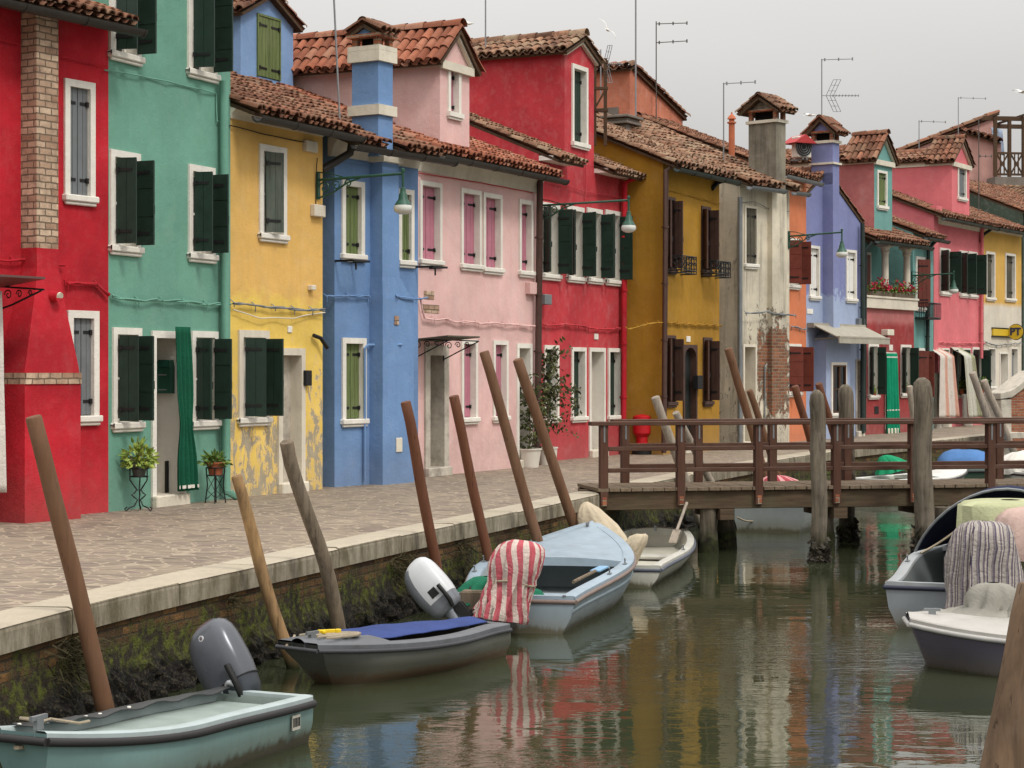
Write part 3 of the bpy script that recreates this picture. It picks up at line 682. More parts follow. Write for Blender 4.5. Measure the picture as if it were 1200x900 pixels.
chimney_on(h, ua, ub, -.23, .26, h.ze-.22, zt, P['blue'], tile='tile_mid', band=[(zf(445,134), zf(445,122)-zf(445,134)), (zf(445,71), zf(445,58)-zf(445,71)-.002)], cap=.26, ridge='x', over=.05, box=.13)
h.cable([(379,192),(400,188),(430,194),(486,200)], P['blue'], .014, 1, .05); h.cable([(379,348),(405,346),(430,348)], P['blue'], .02, 2, .05); h.cable([(448,348),(470,350),(484,350)], P['blue'], .02, 2, .27)
h.pipe([(400,161,.3),(400,180,.25),(392,190,.1),(379,199,.05)], M['gutter'], .06, brackets=False)
h.pipe([(430,563,.05),(430,408,.05),(434,404,.05),(460,404,.27)], P['blue'], .02, brackets=False, name='conduit')
h.lbox(463,468,370,381, M['brickpale'], 'oval_tile', out0=.25, out=.27); h.lbox(465,472,513,530, M['cream'], 'meter_hatch', out0=.25, out=.27)
for xa, xb, y in ((392,428,307),(486,521,314)):
    mb = MB(); u, z = h.at(xa, y); v = u+.42; mb.box(u, v, -.34, -.3, z, z+.03); mb.box(u, u+.03, -.34, 0, z, z+.03); mb.box(v-.03, v, -.34, 0, z, z+.03); mb.bar((u+.1,-.32,z),(u+.1,-.32,z-.12),.02,.02); h.part(mb, 'clothes_line_bracket', M['iron'])
mb = MB(); u, z = h.at(417, 120)     # roof aerial mast
h_mast = h

# ---- 5 pale pink house
h = House('pale pink house with magenta shutters and a gabled dormer', (489,559.5), (632,545.5), (489,172), P['pink'])
pnk = h
for a in ((491,516.7,213,311),(539.4,563,222,316),(565.4,587.4,227,320),(607.6,623.5,234.5,323.5),(539.8,558.5,398,495.5),(577,594.4,399,493.6)): h.win(*a, closed='shpink', fw=.075, dp_=.16, hook=False)
h.door(604.7,622.5,402.5,'white', leafm='doorgrey', fw=.085, dp_=.3)
h.door(497,524.5,405,'oldstone', leafm='dooroak', fw=.16, dp_=.45, step='oldstone')
h.wall(h.roof('tile_new', 21, ov=.40, u1=h.w+.05))
h.cornice(h.at(489,200)[1], h.ze-.005, 'cream', proj=.2)
h.dormer(515.6,550,66,33,5.5, P['pink'], 'tile_new', pediment='full', win=(524,539,77,138.5), wk=dict(closed='shpink', fw=.085, dp_=.16, hook=False), ov=.2)
h.cable([(489,203),(560,214),(623,226)], P['red'], .014, 1, .03, wob=.003)
h.cable([(489,350),(494,372),(510,374),(540,378),(580,379),(628,383)], P['pink'], .022, 2, .06)
for a in ((497,509,341,351),(494.5,515,357,367)): h.lbox(*a, M['brickpale'], 'exposed_brick', out=.008)
h.lbox(621.5,632,331,345, P['pink'], 'meter_box', out=.1)
mb = MB(); u0, z = h.at(481, 397); mb.obox((u0+.55,-.34,z+.01),(.55,0,0),(0,.34,-.03),(0,0,.012),1)     # canopy over the worn doorway
for u in (u0+.03, u0+1.07):
    mb.tube([(u,-.02,z-.35),(u,-.02,z),(u,-.68,z-.03)], .011, 5); mb.tube([(u,-.02,z-.33),(u,-.3,z-.2),(u,-.66,z-.04)], .011, 5)
    for k in range(3):
        c = Vector((u,-.12-.17*k,z-.1+.01*k)); rr = .07-.014*k; mb.tube([c+Vector((0, rr*(1-.06*q)*math.cos(q*.6), rr*(1-.06*q)*math.sin(q*.6))) for q in range(14)], .008, 4)
h.part(mb, 'canopy', [M['iron'], M['shold']])
h.pipe([(632,196,.3),(631,212,.12),(629,545,.1)], M['shbrown'], .06)

# ---- 6 red house with the tall gable dormer
h = House('red house with a tall flush gable and dark green open shutters', (638,541), (732,532), (650,185), P['red'], el=.25)
red2 = h
for a in ((633,655,238,327),(663.5,683.5,242,330),(687,705,244.5,331.5),(708.5,727,247,333.5)): h.win(*a, opened='shgreen', ang=(132,92), fw=.085, horiz=(True,True), lw=.40)
for a in ((637,654,404.5,494),(669,686,407,493.5),(711.8,727.5,408,492)): h.win(*a, closed='shgreen', fw=.08, dp_=.19, hook=False)
h.door(689.8,708.5,407.5,'white', leafm='doorgrey', fw=.08, dp_=.25)
du0 = h.at(661.5, 150)[0]; du1 = h.at(696, 150)[0]
rr = h.roof('tile_old', 23, ov=.42, u1=du0-.002, ridge=True, gut=None); h.wall(rr)
_r1 = h.ro
h.roof('tile_old', 23, ov=.42, u0=du1+.002, u1=h.w+.06, ridge=True, gut=None); h.ro.parent = _r1; h.ro.name = 'roof_slope'; h.ro = _r1
for q in ((-.25, du0-.01), (du1+.01, h.w+.02)): mb = MB(); mb.box(q[0], q[1], -.3, -.002, h.ze-.12, h.ze-.13+.1); h.part(mb, 'eaves_board', M['white'])
h.dormer(661.5,696,60.5,43,5.2, P['red'], 'tile_old', pediment='rake', zbase=h.ze, y0=-.003, win=(669.5,688,77,173), wk=dict(closed='shgreen', fw=.085, dp_=.18), ov=.16)
h.cable([(638,213),(690,226),(727,232)], P['red'], .014, 1, .05); h.cable([(634,381),(665,380),(700,386),(729,385)], P['red'], .022, 2, .06); h.cable([(684,178),(684,238)], P['red'], .010, 1, .03, wob=.02)
h.pipe([(733,208,.35),(730.5,215,.12),(730,528,.1)], P['crimson'], .06)
h.lbox(639,647,345,357, M['zinc'], 'floodlight', out=.2); h.lbox(697,701.5,391,398, M['white'], 'house_number', out=.02)

# ---- 7 mustard house
h = House('mustard house with a plain side gable and brown shutters over iron baskets', (777,533), (843,527), (777,191), P['mustard'])
mus = h
for a in ((780,790.5,231,320),(821.4,832,242,321.5)): h.win(*a, opened='shbrown', ang=(138,88), lw=.5, fw=.06, fm='shbrown', sill='shbrown', horiz=(False,False), fmat2='shbrown')
for a in ((780,791,393,476),(823.5,833.5,395.5,475)): h.win(*a, opened='shbrown', ang=(138,88), lw=.5, fw=.06, fm='shbrown', sill='shbrown', horiz=(False,False), fmat2='shbrown')
h.door(800,816,404,'shbrown', leafm='doorgreen', fw=.06, arch=True, dp_=.15, panel=False)
h.wall(h.roof('tile_old', 23, pu=.185, ov=.30, u0=-.10, u1=h.w+.1, front=4.2, gut='guttergreen', jit=1.6))
h.cable([(777,221),(800,227),(842,239)], P['mustard'], .016, 1, .04, wob=.006); h.cable([(733,386),(760,379),(777,378),(843,382)], P['mustard'], .02, 2, .05)
h.pipe([(783,190,.32),(780,200,.1),(778.5,531,.08)], M['shbrown'], .055); h.pipe([(846,209,.3),(843,214,.05),(838,221,.02)], M['iron'], .05, brackets=False)
for x0, x1, yb, yt in ((780,797.5,320,300),(821.4,838,324,306)):
    mb = MB(); u0, z0 = h.at(x0, yb); u1 = h.at(x1, yb)[0]; z1 = h.at(x0, yt)[1]; o = -.36
    for z in (z0, z0+.06, z1): mb.tube([(u0,0,z),(u0,o,z),(u1,o,z),(u1,0,z)], .014, 5)
    path = [(u0,0),(u0,o),(u1,o),(u1,0)]
    for (a, b) in zip(path, path[1:]):
        n = max(2, int((abs(b[0]-a[0])+abs(b[1]-a[1]))/.12))
        for k in range(n):
            p = (lerp(a[0],b[0],(k+.5)/n), lerp(a[1],b[1],(k+.5)/n)); d = ((b[0]-a[0]), (b[1]-a[1])); L = math.hypot(*d); d = (d[0]/L, d[1]/L); r_ = .055
            mb.bar((lerp(a[0],b[0],k/n), lerp(a[1],b[1],k/n), z0), (lerp(a[0],b[0],k/n), lerp(a[1],b[1],k/n), z1), .014, .014)
            for zc in (lerp(z0,z1,.42), lerp(z0,z1,.76)): mb.tube([(p[0]+d[0]*r_*math.cos(q*.7), p[1]+d[1]*r_*math.cos(q*.7), zc+r_*math.sin(q*.7)) for q in range(10)], .008, 4)
    h.part(mb, 'window_basket', M['iron'])
h.lbox(818,824,440,456, M['iron'], 'mailbox', out=.12); h.lbox(805,809.5,394,401, M['white'], 'house_number', out=.02)
mb = MB(); q = onroof(h, 729, 150)
for k, (w_, z_) in enumerate(((.30,-.3),(.40,.06),(.36,.13),(.44,.2))): mb.box(q[0]-w_, q[0]+w_, q[1]-w_*.8, q[1]+w_*.8, q[2]+z_, q[2]+(.055 if k == 0 else z_+.062))
mb.build('flue_slab', P['cement'], h.ro, bevel=.01)

# ---- 8 weathered pale house
h = House('bare weathered grey house with a big chimney and exposed brickwork', (867,525.5), (925,522.5), (867,213), P['grey'], group='painted houses along the quay')
_bu, _bz = h.at(908,430); P['grey'] = h.mat = plaster('plaster_bare', (208,198,176), .22, .8, (96,90,80), .2, damp=.6, peel=.13, peelcol=(146,138,124), peelz=(0.6, 5.0), seed=9, brick=(_bu-.05, _bz, .72, 1.0))
gry = h
h.win(872,887,241.5,314, closed='shold', fw=.05, dp_=.08, fm='cream'); h.door(870,886,403.5,'cream', leafm='oldstone', fw=.06, dp_=.3, panel=False)
o = .13; _ua, _ub = h.at(909.5,180,o)[0]-.03, h.at(920.5,180,o)[0]+.04
rr = h.roof('tile_old', 23, pu=.185, ov=.28, u0=-.1, u1=_ua, front=4.0, gut=None, jit=1.6); h.wall(rr); _main = h.ro
for q in (dict(u0=_ua+.002, u1=_ub-.002, ov=-.64), dict(u0=_ub, u1=h.w, ov=.28)): h.roof('tile_old', 23, pu=.185, front=4.0, gut=None, jit=1.6, back=False, **q); h.ro.name = 'roof_slope'; h.ro.parent = _main
h.ro = _main; _zg = h.ze-.28*h.tp-.005
for q in ((-.12,_ua+.01),(_ub,h.w+.25)): g = MB(); halfpipe(g, (q[0],-.35,_zg), (q[1],-.35,_zg), .085); g.build('gutter', M['zinc'], h.ro, smooth=40)
o = .13; ua, ub = h.at(905,300,o)[0], h.at(922,300,o)[0]
h.breast([(ua,ub,o,-.3,0),(ua,ub,o,h.ze-.12,0)], [P['grey']])
chimney_on(h, h.at(909.5,180,o)[0], h.at(920.5,180,o)[0], -o-.004, .62, h.ze-.118, h.at(910,143,o)[1], P['grim'], tile='tile_old', cap=.5, ridge='x', over=.16)
h.cable([(867,237),(880,236),(900,245),(923,248)], M['zinc'], .016, 1, .05); h.cable([(867,367),(890,366),(925,370)], M['zinc'], .02, 2, .16)
def ragged(h, pts, out, mat, name):
    loc = [(h.at(x, y, out)[0], -out, h.at(x, y, out)[1]) for x, y in pts]; q = []
    for a, b in zip(loc, loc[1:]+loc[:1]):
        for k in range(5):
            t = k/5; q.append((lerp(a[0],b[0],t)+(rnd.uniform(-.05,.05) if k else 0), a[1], lerp(a[2],b[2],t)+(rnd.uniform(-.06,.06) if k else 0)))
    mb = MB(); mb.prism(q, (0, out*.5+.004, 0)); return h.part(mb, name, mat)
0 and ragged(h, [(888,403),(897,401),(904,408),(904,446),(896,450),(889,440)], .012, M['brickred'], 'exposed_brick')
0 and ragged(h, [(906,400),(909,388),(913,404),(919,412),(921.5,440),(917,470),(912,462),(908,449),(906,430)], .142, M['brickred'], 'exposed_brick')
h.pipe([(852,232,.0),(852,520,.0)], M['zinc'], .055, out=-.35, brackets=False)
mb = MB(); u, z = h.at(895, 430); mb.tube([(u,-.03,.2),(u,-.03,z),(u+.05,-.03,z+.05)], .018, 6); h.part(mb, 'conduit', M['zinc'])

# ---- 9 orange house
h = House('narrow orange house with red-brown shutters wedged beside the grey chimney', (925,518), (943,516.5), (930,206), P['orange'], el=1.2, er=.1)
org = h
h.win(921,936,279,338, opened='shred', ang=(70,92), fw=.06, hook=False, horiz=(True,True), lw=.40); h.win(922,938,403,464, opened='shred', ang=(70,92), fw=.06, hook=False, horiz=(True,True), lw=.40)
h.wall(h.roof('tile_mid', 22, ov=.3, gut='zinc')); h.cable([(925,383),(943,386)], M['zinc'], .02, 2, .05)

# ---- 10 lilac house
h = House('lilac gable house with a chimney rising through its sloping roofline', (943,515), (1010,511), (1008,263), P['lilac'], er=.02)
lil = h
for a in ((948,960,288,351),(991,1003,293,354)): h.win(*a, closed='shwhite', fw=.07, dp_=.12)
h.door(1002.5,1010,421,'oldstone', leafm='dooroak', fw=.05, dp_=.2)
ze = h.ze; zl = h.at(940,229)[1]; za = h.at(970,204)[1]; um = h.at(968,210)[0]; dp_h = 6.0
mb = MB(); h.gridwall(mb, 0, h.w, -.3, ze, h.holes); mb.poly([(0,0,ze),(h.w,0,ze),(um,0,za),(0,0,zl)])
mb.quad((0,0,-.3),(0,dp_h,-.3),(0,dp_h,zl),(0,0,zl)); mb.quad((h.w,0,-.3),(h.w,dp_h,-.3),(h.w,dp_h,ze),(h.w,0,ze)); mb.poly([(0,dp_h,-.3),(h.w,dp_h,-.3),(h.w,dp_h,ze),(um,dp_h,za),(0,dp_h,zl)]); h.part(mb, 'wall', h.mat)
mb = MB()
tile_slope(mb, (-.1,-.03,zl-.1*(za-zl)/um+.05), (0,1,0), (um,0,za-zl), dp_h, math.hypot(um+.1,(za-zl)*(um+.1)/um)); tile_slope(mb, (h.w+.05,-.03,ze+.03), (0,1,0), (um-h.w,0,za-ze), dp_h, math.hypot(h.w-um,za-ze)+.05); ridge_tiles(mb, (um,-.03,za+.12),(um,dp_h,za+.12)); h.ro = h.part(mb, 'roof', [M['tile_mid'], M['timber']], smooth=50)
o = .34; ua, ub = h.at(978,330,o)[0], h.at(985.5,330,o)[0]; ub = max(ub, ua+.36); va, vb = h.at(968,440,o)[0], h.at(996,440,o)[0]
h.breast([(va,vb,o,-.3,0),(va,vb,o,h.at(980,398,o)[1],0),(ua,ub,o-.03,h.at(980,385,o)[1],0),(ua,ub,o-.05,za,0)], [P['lilac']])
h.win(973.5,991.5,424.5,488, fw=.075, dp_=.012, fmat2='dooroak', out=o+.004, hole=False, hook=False)
chimney_on(h, ua, ub, -o+.05, .32, za-.3, h.at(978,167,o)[1], P['lilac'], tile='tile_mid', band=[(h.at(978,192,o)[1], .05)], cap=.55, ridge='x', over=.14)
mb = MB()                                                   # folding-arm awnings
u0, z = h.at(946, 383); u1 = h.at(1006, 384)[0]; L = .85; n_ = 14
mb.obox(((u0+u1)/2,-L/2-.1,z-.12),((u1-u0)/2,0,0),(0,L/2-.08,.16),(0,0,.014))
mb.box(u0,u1,-L-.05,-L-.02,z-.42,z-.28); mb.box(u0-.03,u1+.03,-.20,-.01,z-.02,z+.10); mb.box(u0,u1,-L-.06,-L+.02,z-.28,z-.24)
for u in (u0+.3, u1-.3): mb.bar((u,-.05,z-.3),(u,-L,z-.28),.03,.03)
h.part(mb, 'awning', simple('awning_cloth', (160,154,140), .8, 0, .12, 4, .05))
h.lbox(1007.5,1014,373,385, M['zinc'], 'meter_box', out=.12); h.lbox(946,953,362,368, M['white'], 'vent', out=.02)
h.pipe([(1009.5,262,.12),(1010.5,508,.1)], M['guttergreen'], .06)

# ---- 11 maroon house with the loggia
h = House('maroon house with a columned loggia and red flowers over a green curtain door', (1013,509.5), (1071,506), (1013,276), P['maroon'])
mar = h
ze = h.ze; zp = h.at(1018,361)[1]; zq = h.at(1018,349)[1]; lg = 1.0
for a in ((1017,1029,403,467),(1055,1067,404,465)): h.win(*a, opened='shgreen', ang=(135,90), fw=.07, lw=.42, horiz=(True,True))
h.door(1037,1049.5,413,'white', leafm='doorgreen', fw=.06, dp_=.2)
mb = MB(); h.gridwall(mb, 0, h.w, -.3, zp, h.holes)
for u in (0, h.w): mb.quad((u,0,-.3),(u,h.depth,-.3),(u,h.depth,zp),(u,0,zp)); mb.quad((u,lg,zp),(u,h.depth,zp),(u,h.depth,ze+.9),(u,lg,ze+.3))
mb.quad((0,0,zp),(h.w,0,zp),(h.w,lg,zp),(0,lg,zp)); um = h.at(1043,300)[0]
mb.quad((0,lg,zp),(um,lg,zp),(um,lg,ze+.3),(0,lg,ze+.3)); mb.quad((um,lg,zp),(h.w,lg,zp),(h.w,lg,ze+.3),(um,lg,ze+.3),1); mb.quad((0,h.depth,-.3),(h.w,h.depth,-.3),(h.w,h.depth,ze),(0,h.depth,ze))
h.part(mb, 'wall', [P['maroon'], P['teal2']])
h.roof('tile_mid', 22, ov=.40, u0=-.15, u1=h.w+.1, gut='guttergreen')
mb = MB(); mb.box(-.08, h.w+.06, -.10, .12, zp, zq); mb.box(-.1, h.w+.08, -.13, .14, zq, zq+.06); h.part(mb, 'parapet', M['cream'], bevel=.01)
mb = MB(); mb.box(-.05, h.w+.05, -.06, .14, ze-.16, ze+.0); h.part(mb, 'loggia_beam', M['timber'])
for x in (1038, 1063.5):
    u, z = h.at(x, 320); mb = MB(); z0, z1 = zq+.06, ze-.16
    mb.lathe([(.13,z0),(.13,z0+.06),(.1,z0+.1),(.095,z1-.3),(.10,z1-.26),(.13,z1-.22),(.11,z1-.18),(.15,z1-.08)], 14, (u,.02,0)); mb.box(u-.17,u+.17,-.15,.19,z1-.08,z1); h.part(mb, 'column', M['cream'], smooth=35)
mb = MB(); u, z = h.at(1022,300); v = h.at(1034,320)[0]
mb.box(.25,.95,lg-.03,lg-.005,zp,ze-.2,2); mb.box(.2,.25,lg-.05,lg-.002,zp,ze-.1,1); mb.box(.95,1.0,lg-.05,lg-.002,zp,ze-.1,1); mb.box(.25,.6,lg-.1,lg-.06,zp,ze-.2,0); h.part(mb, 'loggia_door', [M['shgreen'], M['white'], M['void']])
mb = MB(); mb.box(um+.25,um+.85,lg-.04,lg-.004,zq+.1,ze-.3,0); mb.box(um+.32,um+.78,lg-.05,lg-.041,zq+.18,ze-.38,1); h.part(mb, 'loggia_window', [M['white'], M['shred']])
h.dormer(1024.5,1045.5,184,158,4.2, P['teal2'], 'tile_mid', side=P['maroon'], pediment='full', zbase=h.ze-.1, y0=.25, cap=1.15, win=(1027.5,1039,200,245), wk=dict(closed='sholive', fw=.07, dp_=.1), ov=.15)
h.lbox(1040.5,1048,386,393, M['cream'], 'wall_lantern', out=.2); h.lbox(1042.5,1046.5,404,411, M['white'], 'house_number', out=.02); h.lbox(1025,1030,476,485, M['iron'], 'vent', out=.015)
h.pipe([(1014.5,284,.3),(1013.5,296,.1),(1013,507,.08)], M['guttergreen'], .055)

# ---- 12 sea green house
h = House('narrow sea green house with a tiny iron balcony beside the coral house', (1071,505), (1090,503.5), (1071,273), P['teal2'], el=.1, er=.3)
sea = h
h.win(1073,1084,301,364, opened='shred', ang=(60,20), fw=.08, hook=False); h.win(1074,1083,408,470, opened='shred', ang=(60,88), fw=.07, hook=False, lw=.5)
h.wall(h.roof('tile_mid', 22, ov=.35, gut='guttergreen'))
mb = MB(); u0, z0 = h.at(1072,372); u1 = h.at(1087,372)[0]; z1 = h.at(1072,355)[1]
for z in (z0, z1): mb.tube([(u0,0,z),(u0,-.4,z),(u1,-.4,z),(u1,0,z)], .016, 5)
for k in range(12): mb.bar((lerp(u0,u1,k/11),-.4,z0),(lerp(u0,u1,k/11),-.4,z1),.014,.014); 
for k in range(6): mb.bar((u0,-.4*k/6,z0),(u0,-.4*k/6,z1),.014,.014); mb.bar((u1,-.4*k/6,z0),(u1,-.4*k/6,z1),.014,.014)
mb.box(u0,u1,-.4,0,z0-.05,z0-.02); h.part(mb, 'balcony', M['iron'])
h.pipe([(1088,283,.3),(1087.5,292,.1),(1087.5,420,.08)], M['guttergreen'], .055)

# ---- 13 coral pink house
h = House('coral pink house with dark green shutters and striped door curtains', (1090,502), (1152,497.5), (1097,251), P['pink2'])
cor = h
for a in ((1101,1113,291,346),(1124,1133.5,294,348),(1134.5,1144.5,295,349)): h.win(*a, opened='shgreen', ang=(125,90), lw=.42, fw=.07, hook=False, horiz=(True,True))
h.win(1115,1126,407,466, opened='shgreen', ang=(130,90), lw=.36, fw=.07, hook=False); h.win(1139,1150,407,466, opened='shgreen', ang=(130,90), lw=.36, fw=.07, hook=False)
h.door(1101,1112,408,'white', leafm='dooroak', fw=.05); h.door(1127.5,1136.5,408,'white', leafm='doorgreen', fw=.05)
h.wall(h.roof('tile_mid', 22, ov=.40, u0=-.1, gut='guttergreen', front=4.4))
h.cornice(h.at(1097,262)[1], h.ze-.005, 'cream', u0=.2, proj=.2)
h.dormer(1115.5,1136,187,163,5.0, P['pink2'], 'tile_mid', pediment='full', y0=.02, cap=.85, win=(1122,1132,195,235), wk=dict(closed='shgrey', fw=.08, dp_=.12), ov=.15)
h.cable([(1090,400),(1115,402),(1152,402)], P['pink2'], .025, 2, .06); h.pipe([(1151,262,.2),(1150.5,270,.1),(1150.5,420,.08)], P['pink2'], .055)
mb = MB(); mb.box(-.02,.55,-.22,.0,-.3,h.at(1095,437)[1]); mb.box(.0,.4,-.12,.0,h.at(1095,437)[1],h.at(1095,248)[1],1); mb.box(.0,.5,-.2,.0,h.at(1095,248)[1],h.at(1095,242)[1],1); h.part(mb, 'pilaster', [M['oldstone'], P['pink2']])

# ---- 14 ochre house with white ground floor
h = House('ochre house with a white ground floor and a round yellow sign', (1153,497.5), (1197,494.7), (1153,262), P['yellow2'])
och = h
for a in ((1155,1165.5,295,352),(1177.5,1189.5,297,353)): h.win(*a, closed='shold', fw=.08, dp_=.16)
h.win(1158,1166,408,456, closed='shgrey', fw=.03, dp_=.2); h.door(1171,1181,413,'white', leafm='doorgrey', fw=.05, dp_=.25); h.win(1184.5,1192,408,452, closed='shgrey', fw=.03, dp_=.2)
h.wall(h.roof('tile_mid', 22, ov=.40, gut='guttergreen')); h.cornice(h.at(1153,270)[1], h.ze-.005, 'cream', proj=.2)
h.cable([(1153,401),(1165,405),(1195,402)], M['zinc'], .02, 2, .06); h.pipe([(1154,269,.3),(1152,275,.1),(1152,284,.02)], M['iron'], .05, brackets=False)
h = House('dark green house front at the far right end of the row', (1198.5,494.4), (1290,490), (1199,250), plaster('plaster_bottle', (70,84,72), .15, .2, seed=21))
btl = h
for a in ((1215,1228,300,352),(1250,1262,302,354),(1215,1228,405,455)): h.win(*a, closed='shbrown', fw=.08)
h.wall(h.roof('tile_mid', 22, ov=.4))

# ---- buildings that rise behind the row
def free_house(label, P0, U, w, depth, ze, mat, name='rear_house'):
    h = House.__new__(House); h.P0 = Vector(P0); h.P0.z = 0; h.U = Vector(U).normalized(); h.V = Vector((-h.U.y, h.U.x, 0)); h.P1 = h.P0+h.U*w; h.w = w; h.depth = depth; h.el = h.er = 0; h.holes = []; h.mat = mat; h.ze = ze
    h.e = empty(name, h.P0, math.atan2(h.U.y, h.U.x), label, 'house', 'houses rising behind the row'); return h
p = dp(738, 110, 48.0)
h = free_house('terracotta rear gable rising behind the mustard roof, with a tile edge', p, mus.U, 3.4, 6.0, 8.2, P['terra'])
zt = dp(738,79,48).z; zr = zt-.3; u1 = h.at(800,135)[0]; z1 = h.at(800,138)[1]; dl = 2.6
mb = MB(); mb.prism([(0,0,-.3),(u1,0,-.3),(u1,0,z1),(.12,0,zt),(0,0,zt)], (0,dl,0)); h.part(mb, 'wall', P['terra'])
mb = MB(); sl = math.hypot(u1-.1, zt-z1); tile_slope(mb, (u1+.1,-.08,z1-.02), (0,1,0), (-(u1-.1),0,zt-z1), dl+.1, sl+.05, pu=.3); tile_slope(mb, (-.15,-.08,zt-.05), (0,1,0), (.3,0,.12), dl+.1, .3, pu=.26); h.part(mb, 'roof', [M['tile_mid'], M['timber']])
mb = MB(); mb.box(-.012,-.002,.3,dl-.02,zt-2.2,zt-.95); h.part(mb, 'render_patch', P['cement'])

p = dp(1168, 200, 76.0); q = dp(1058, 200, 76.0)
h = free_house('rosy rear building with a sloping roofline behind the coral house', q, p-q, (p-q).length, 5.0, 8, P['rosy'])
za, zb = h.at(1168,137)[1], h.at(1058,180)[1]; w = h.w
mb = MB(); mb.prism([(0,0,-.3),(w,0,-.3),(w,0,za),(0,0,zb)], (0,5,0)); h.part(mb, 'wall', P['rosy'])
mb = MB(); tile_slope(mb, (-.2,-.15,zb+.02), (0,1,0), (w,0,za-zb), 5.2, math.hypot(w+.3,za-zb), pu=.3, ps=.45); h.part(mb, 'roof', [M['tile_mid'], M['timber']])
mb = MB(); u0, z0 = h.at(1126,160); u1, z1 = h.at(1167,171); mb.prism([(u0,-.8,z0),(u1,-.8,z1),(u1,-.8,z1-3.5),(u0,-.8,z0-4)], (0,.79,0), 2); tile_slope(mb, (u0,-1.0,z0-.0), (u1-u0,0,z1-z0), (0,1,.25), u1-u0, 1.1, pu=.26); h.part(mb, 'lean_to', [M['tile_mid'], M['timber'], P['rosy']])
rosy = h
p = dp(1148, 240, 72.0); q = dp(1262, 240, 72.5)
h = free_house('pale blue rear building under a dark tile edge, right of the coral dormer', p, q-p, (q-p).length, 5.0, dp(1150,237,72).z, P['palebl']); pbl = h
mb = MB(); mb.box(0, h.w, 0, 5, -.3, h.ze); h.part(mb, 'wall', P['palebl'])
mb = MB(); tile_slope(mb, (-.6,-.3,h.ze), (1,0,0), (0,1,.3), h.w+.6, 2.6, pu=.24); h.part(mb, 'roof', [M['tile_old'], M['timber']])
mb = MB(); u0 = h.at(1164,215,-2.2)[0]; zz = h.at(1166,207,-2.2)[1]; mb.box(u0, h.w, 2.2, 5.0, h.ze, zz); h.part(mb, 'terrace_wall', P['cement'])
# roof terrace of dark timber
e = empty('roof_terrace', h.world(u0, 2.3, zz), h.e.rotation_euler.z, 'dark timber roof terrace with crossed railings at the far right', 'roof terrace')
x1 = h.at(1230,200,-2.2)[0]-u0; zt = h.at(1166,141,-2.2)[1]-zz; zr = h.at(1166,178,-2.2)[1]-zz; pst = MB(); n = 4
for k in range(n+1):
    for y in (.05,): pst.box(x1*k/n-.06+.06, x1*k/n+.06+.06, y-.05, y+.07, 0, zt)
pst.build('post', M['timber'], e)
bm = MB()
for y in (0, 2.3): bm.box(-.4, x1+.4, y, y+.12, zt, zt+.16)
for k in range(3): bm.box(x1*k/2-.03, x1*k/2+.03, -.3, 2.7, zt+.161, zt+.24)
bm.build('pergola', M['timber'], e)
rl = MB()
for k in range(n):
    a, b = x1*k/n+.12, x1*(k+1)/n; rl.box(a, b, .02, .08, zr-.08, zr); rl.box(a, b, .02, .08, .05, .13)
    rl.bar((a,.05,.13),(b,.05,zr-.08),.06,.05); rl.bar((a,.055,zr-.08),(b,.055,.13),.06,.05)
    for q in (.33,.66): rl.box(lerp(a,b,q)-.02, lerp(a,b,q)+.02, .03, .07, .13, zr-.08)
rl.build('railing', M['timber'], e)
cl = MB(); cl.grid(lambda i, j: (lerp(.35,.8,i)+.1*j, 1.2+.05*math.sin(i*9), zt-.1-1.0*j-.1*i), 8, 6); o = cl.build('laundry', simple('laundry_cloth', (150,164,186), .9, 0, .3, 3), None, smooth=60, solid=.01); o.parent = None; o.matrix_world = e.matrix_basis.copy(); tag(o, 'bluish laundry hanging under the roof terrace pergola', 'laundry')

# ---- street lamps on brackets
wall_lamp(yel, 372, 211, 1.42, 'green bracket lamp reaching from the yellow house corner')
wall_lamp(pnk, 631, 241, 1.78, 'green bracket lamp reaching across the red house shutters')
wall_lamp(gry, 924, 277, 1.42, 'green bracket lamp between the orange and lilac houses')
wall_lamp(sea, 1068, 323, 1.25, 'green bracket lamp in front of the coral house')
# ---------------------------------------------------------------- quay edge (outer top edge of the coping), canal, ground
EDGE_PX = [(0,737),(150,697),(345,655),(480,626),(600,602),(700,580),(790,560),(900,541),(975,529),(1094,517),(1158,510)]
E = [gp(*p) for p in EDGE_PX]
d0 = (E[0]-E[1]).normalized(); E = [E[0]+d0*14, E[0]+d0*5]+E+[Vector((16.5,58,0)), Vector((24,66,0)), Vector((60,90,0))]
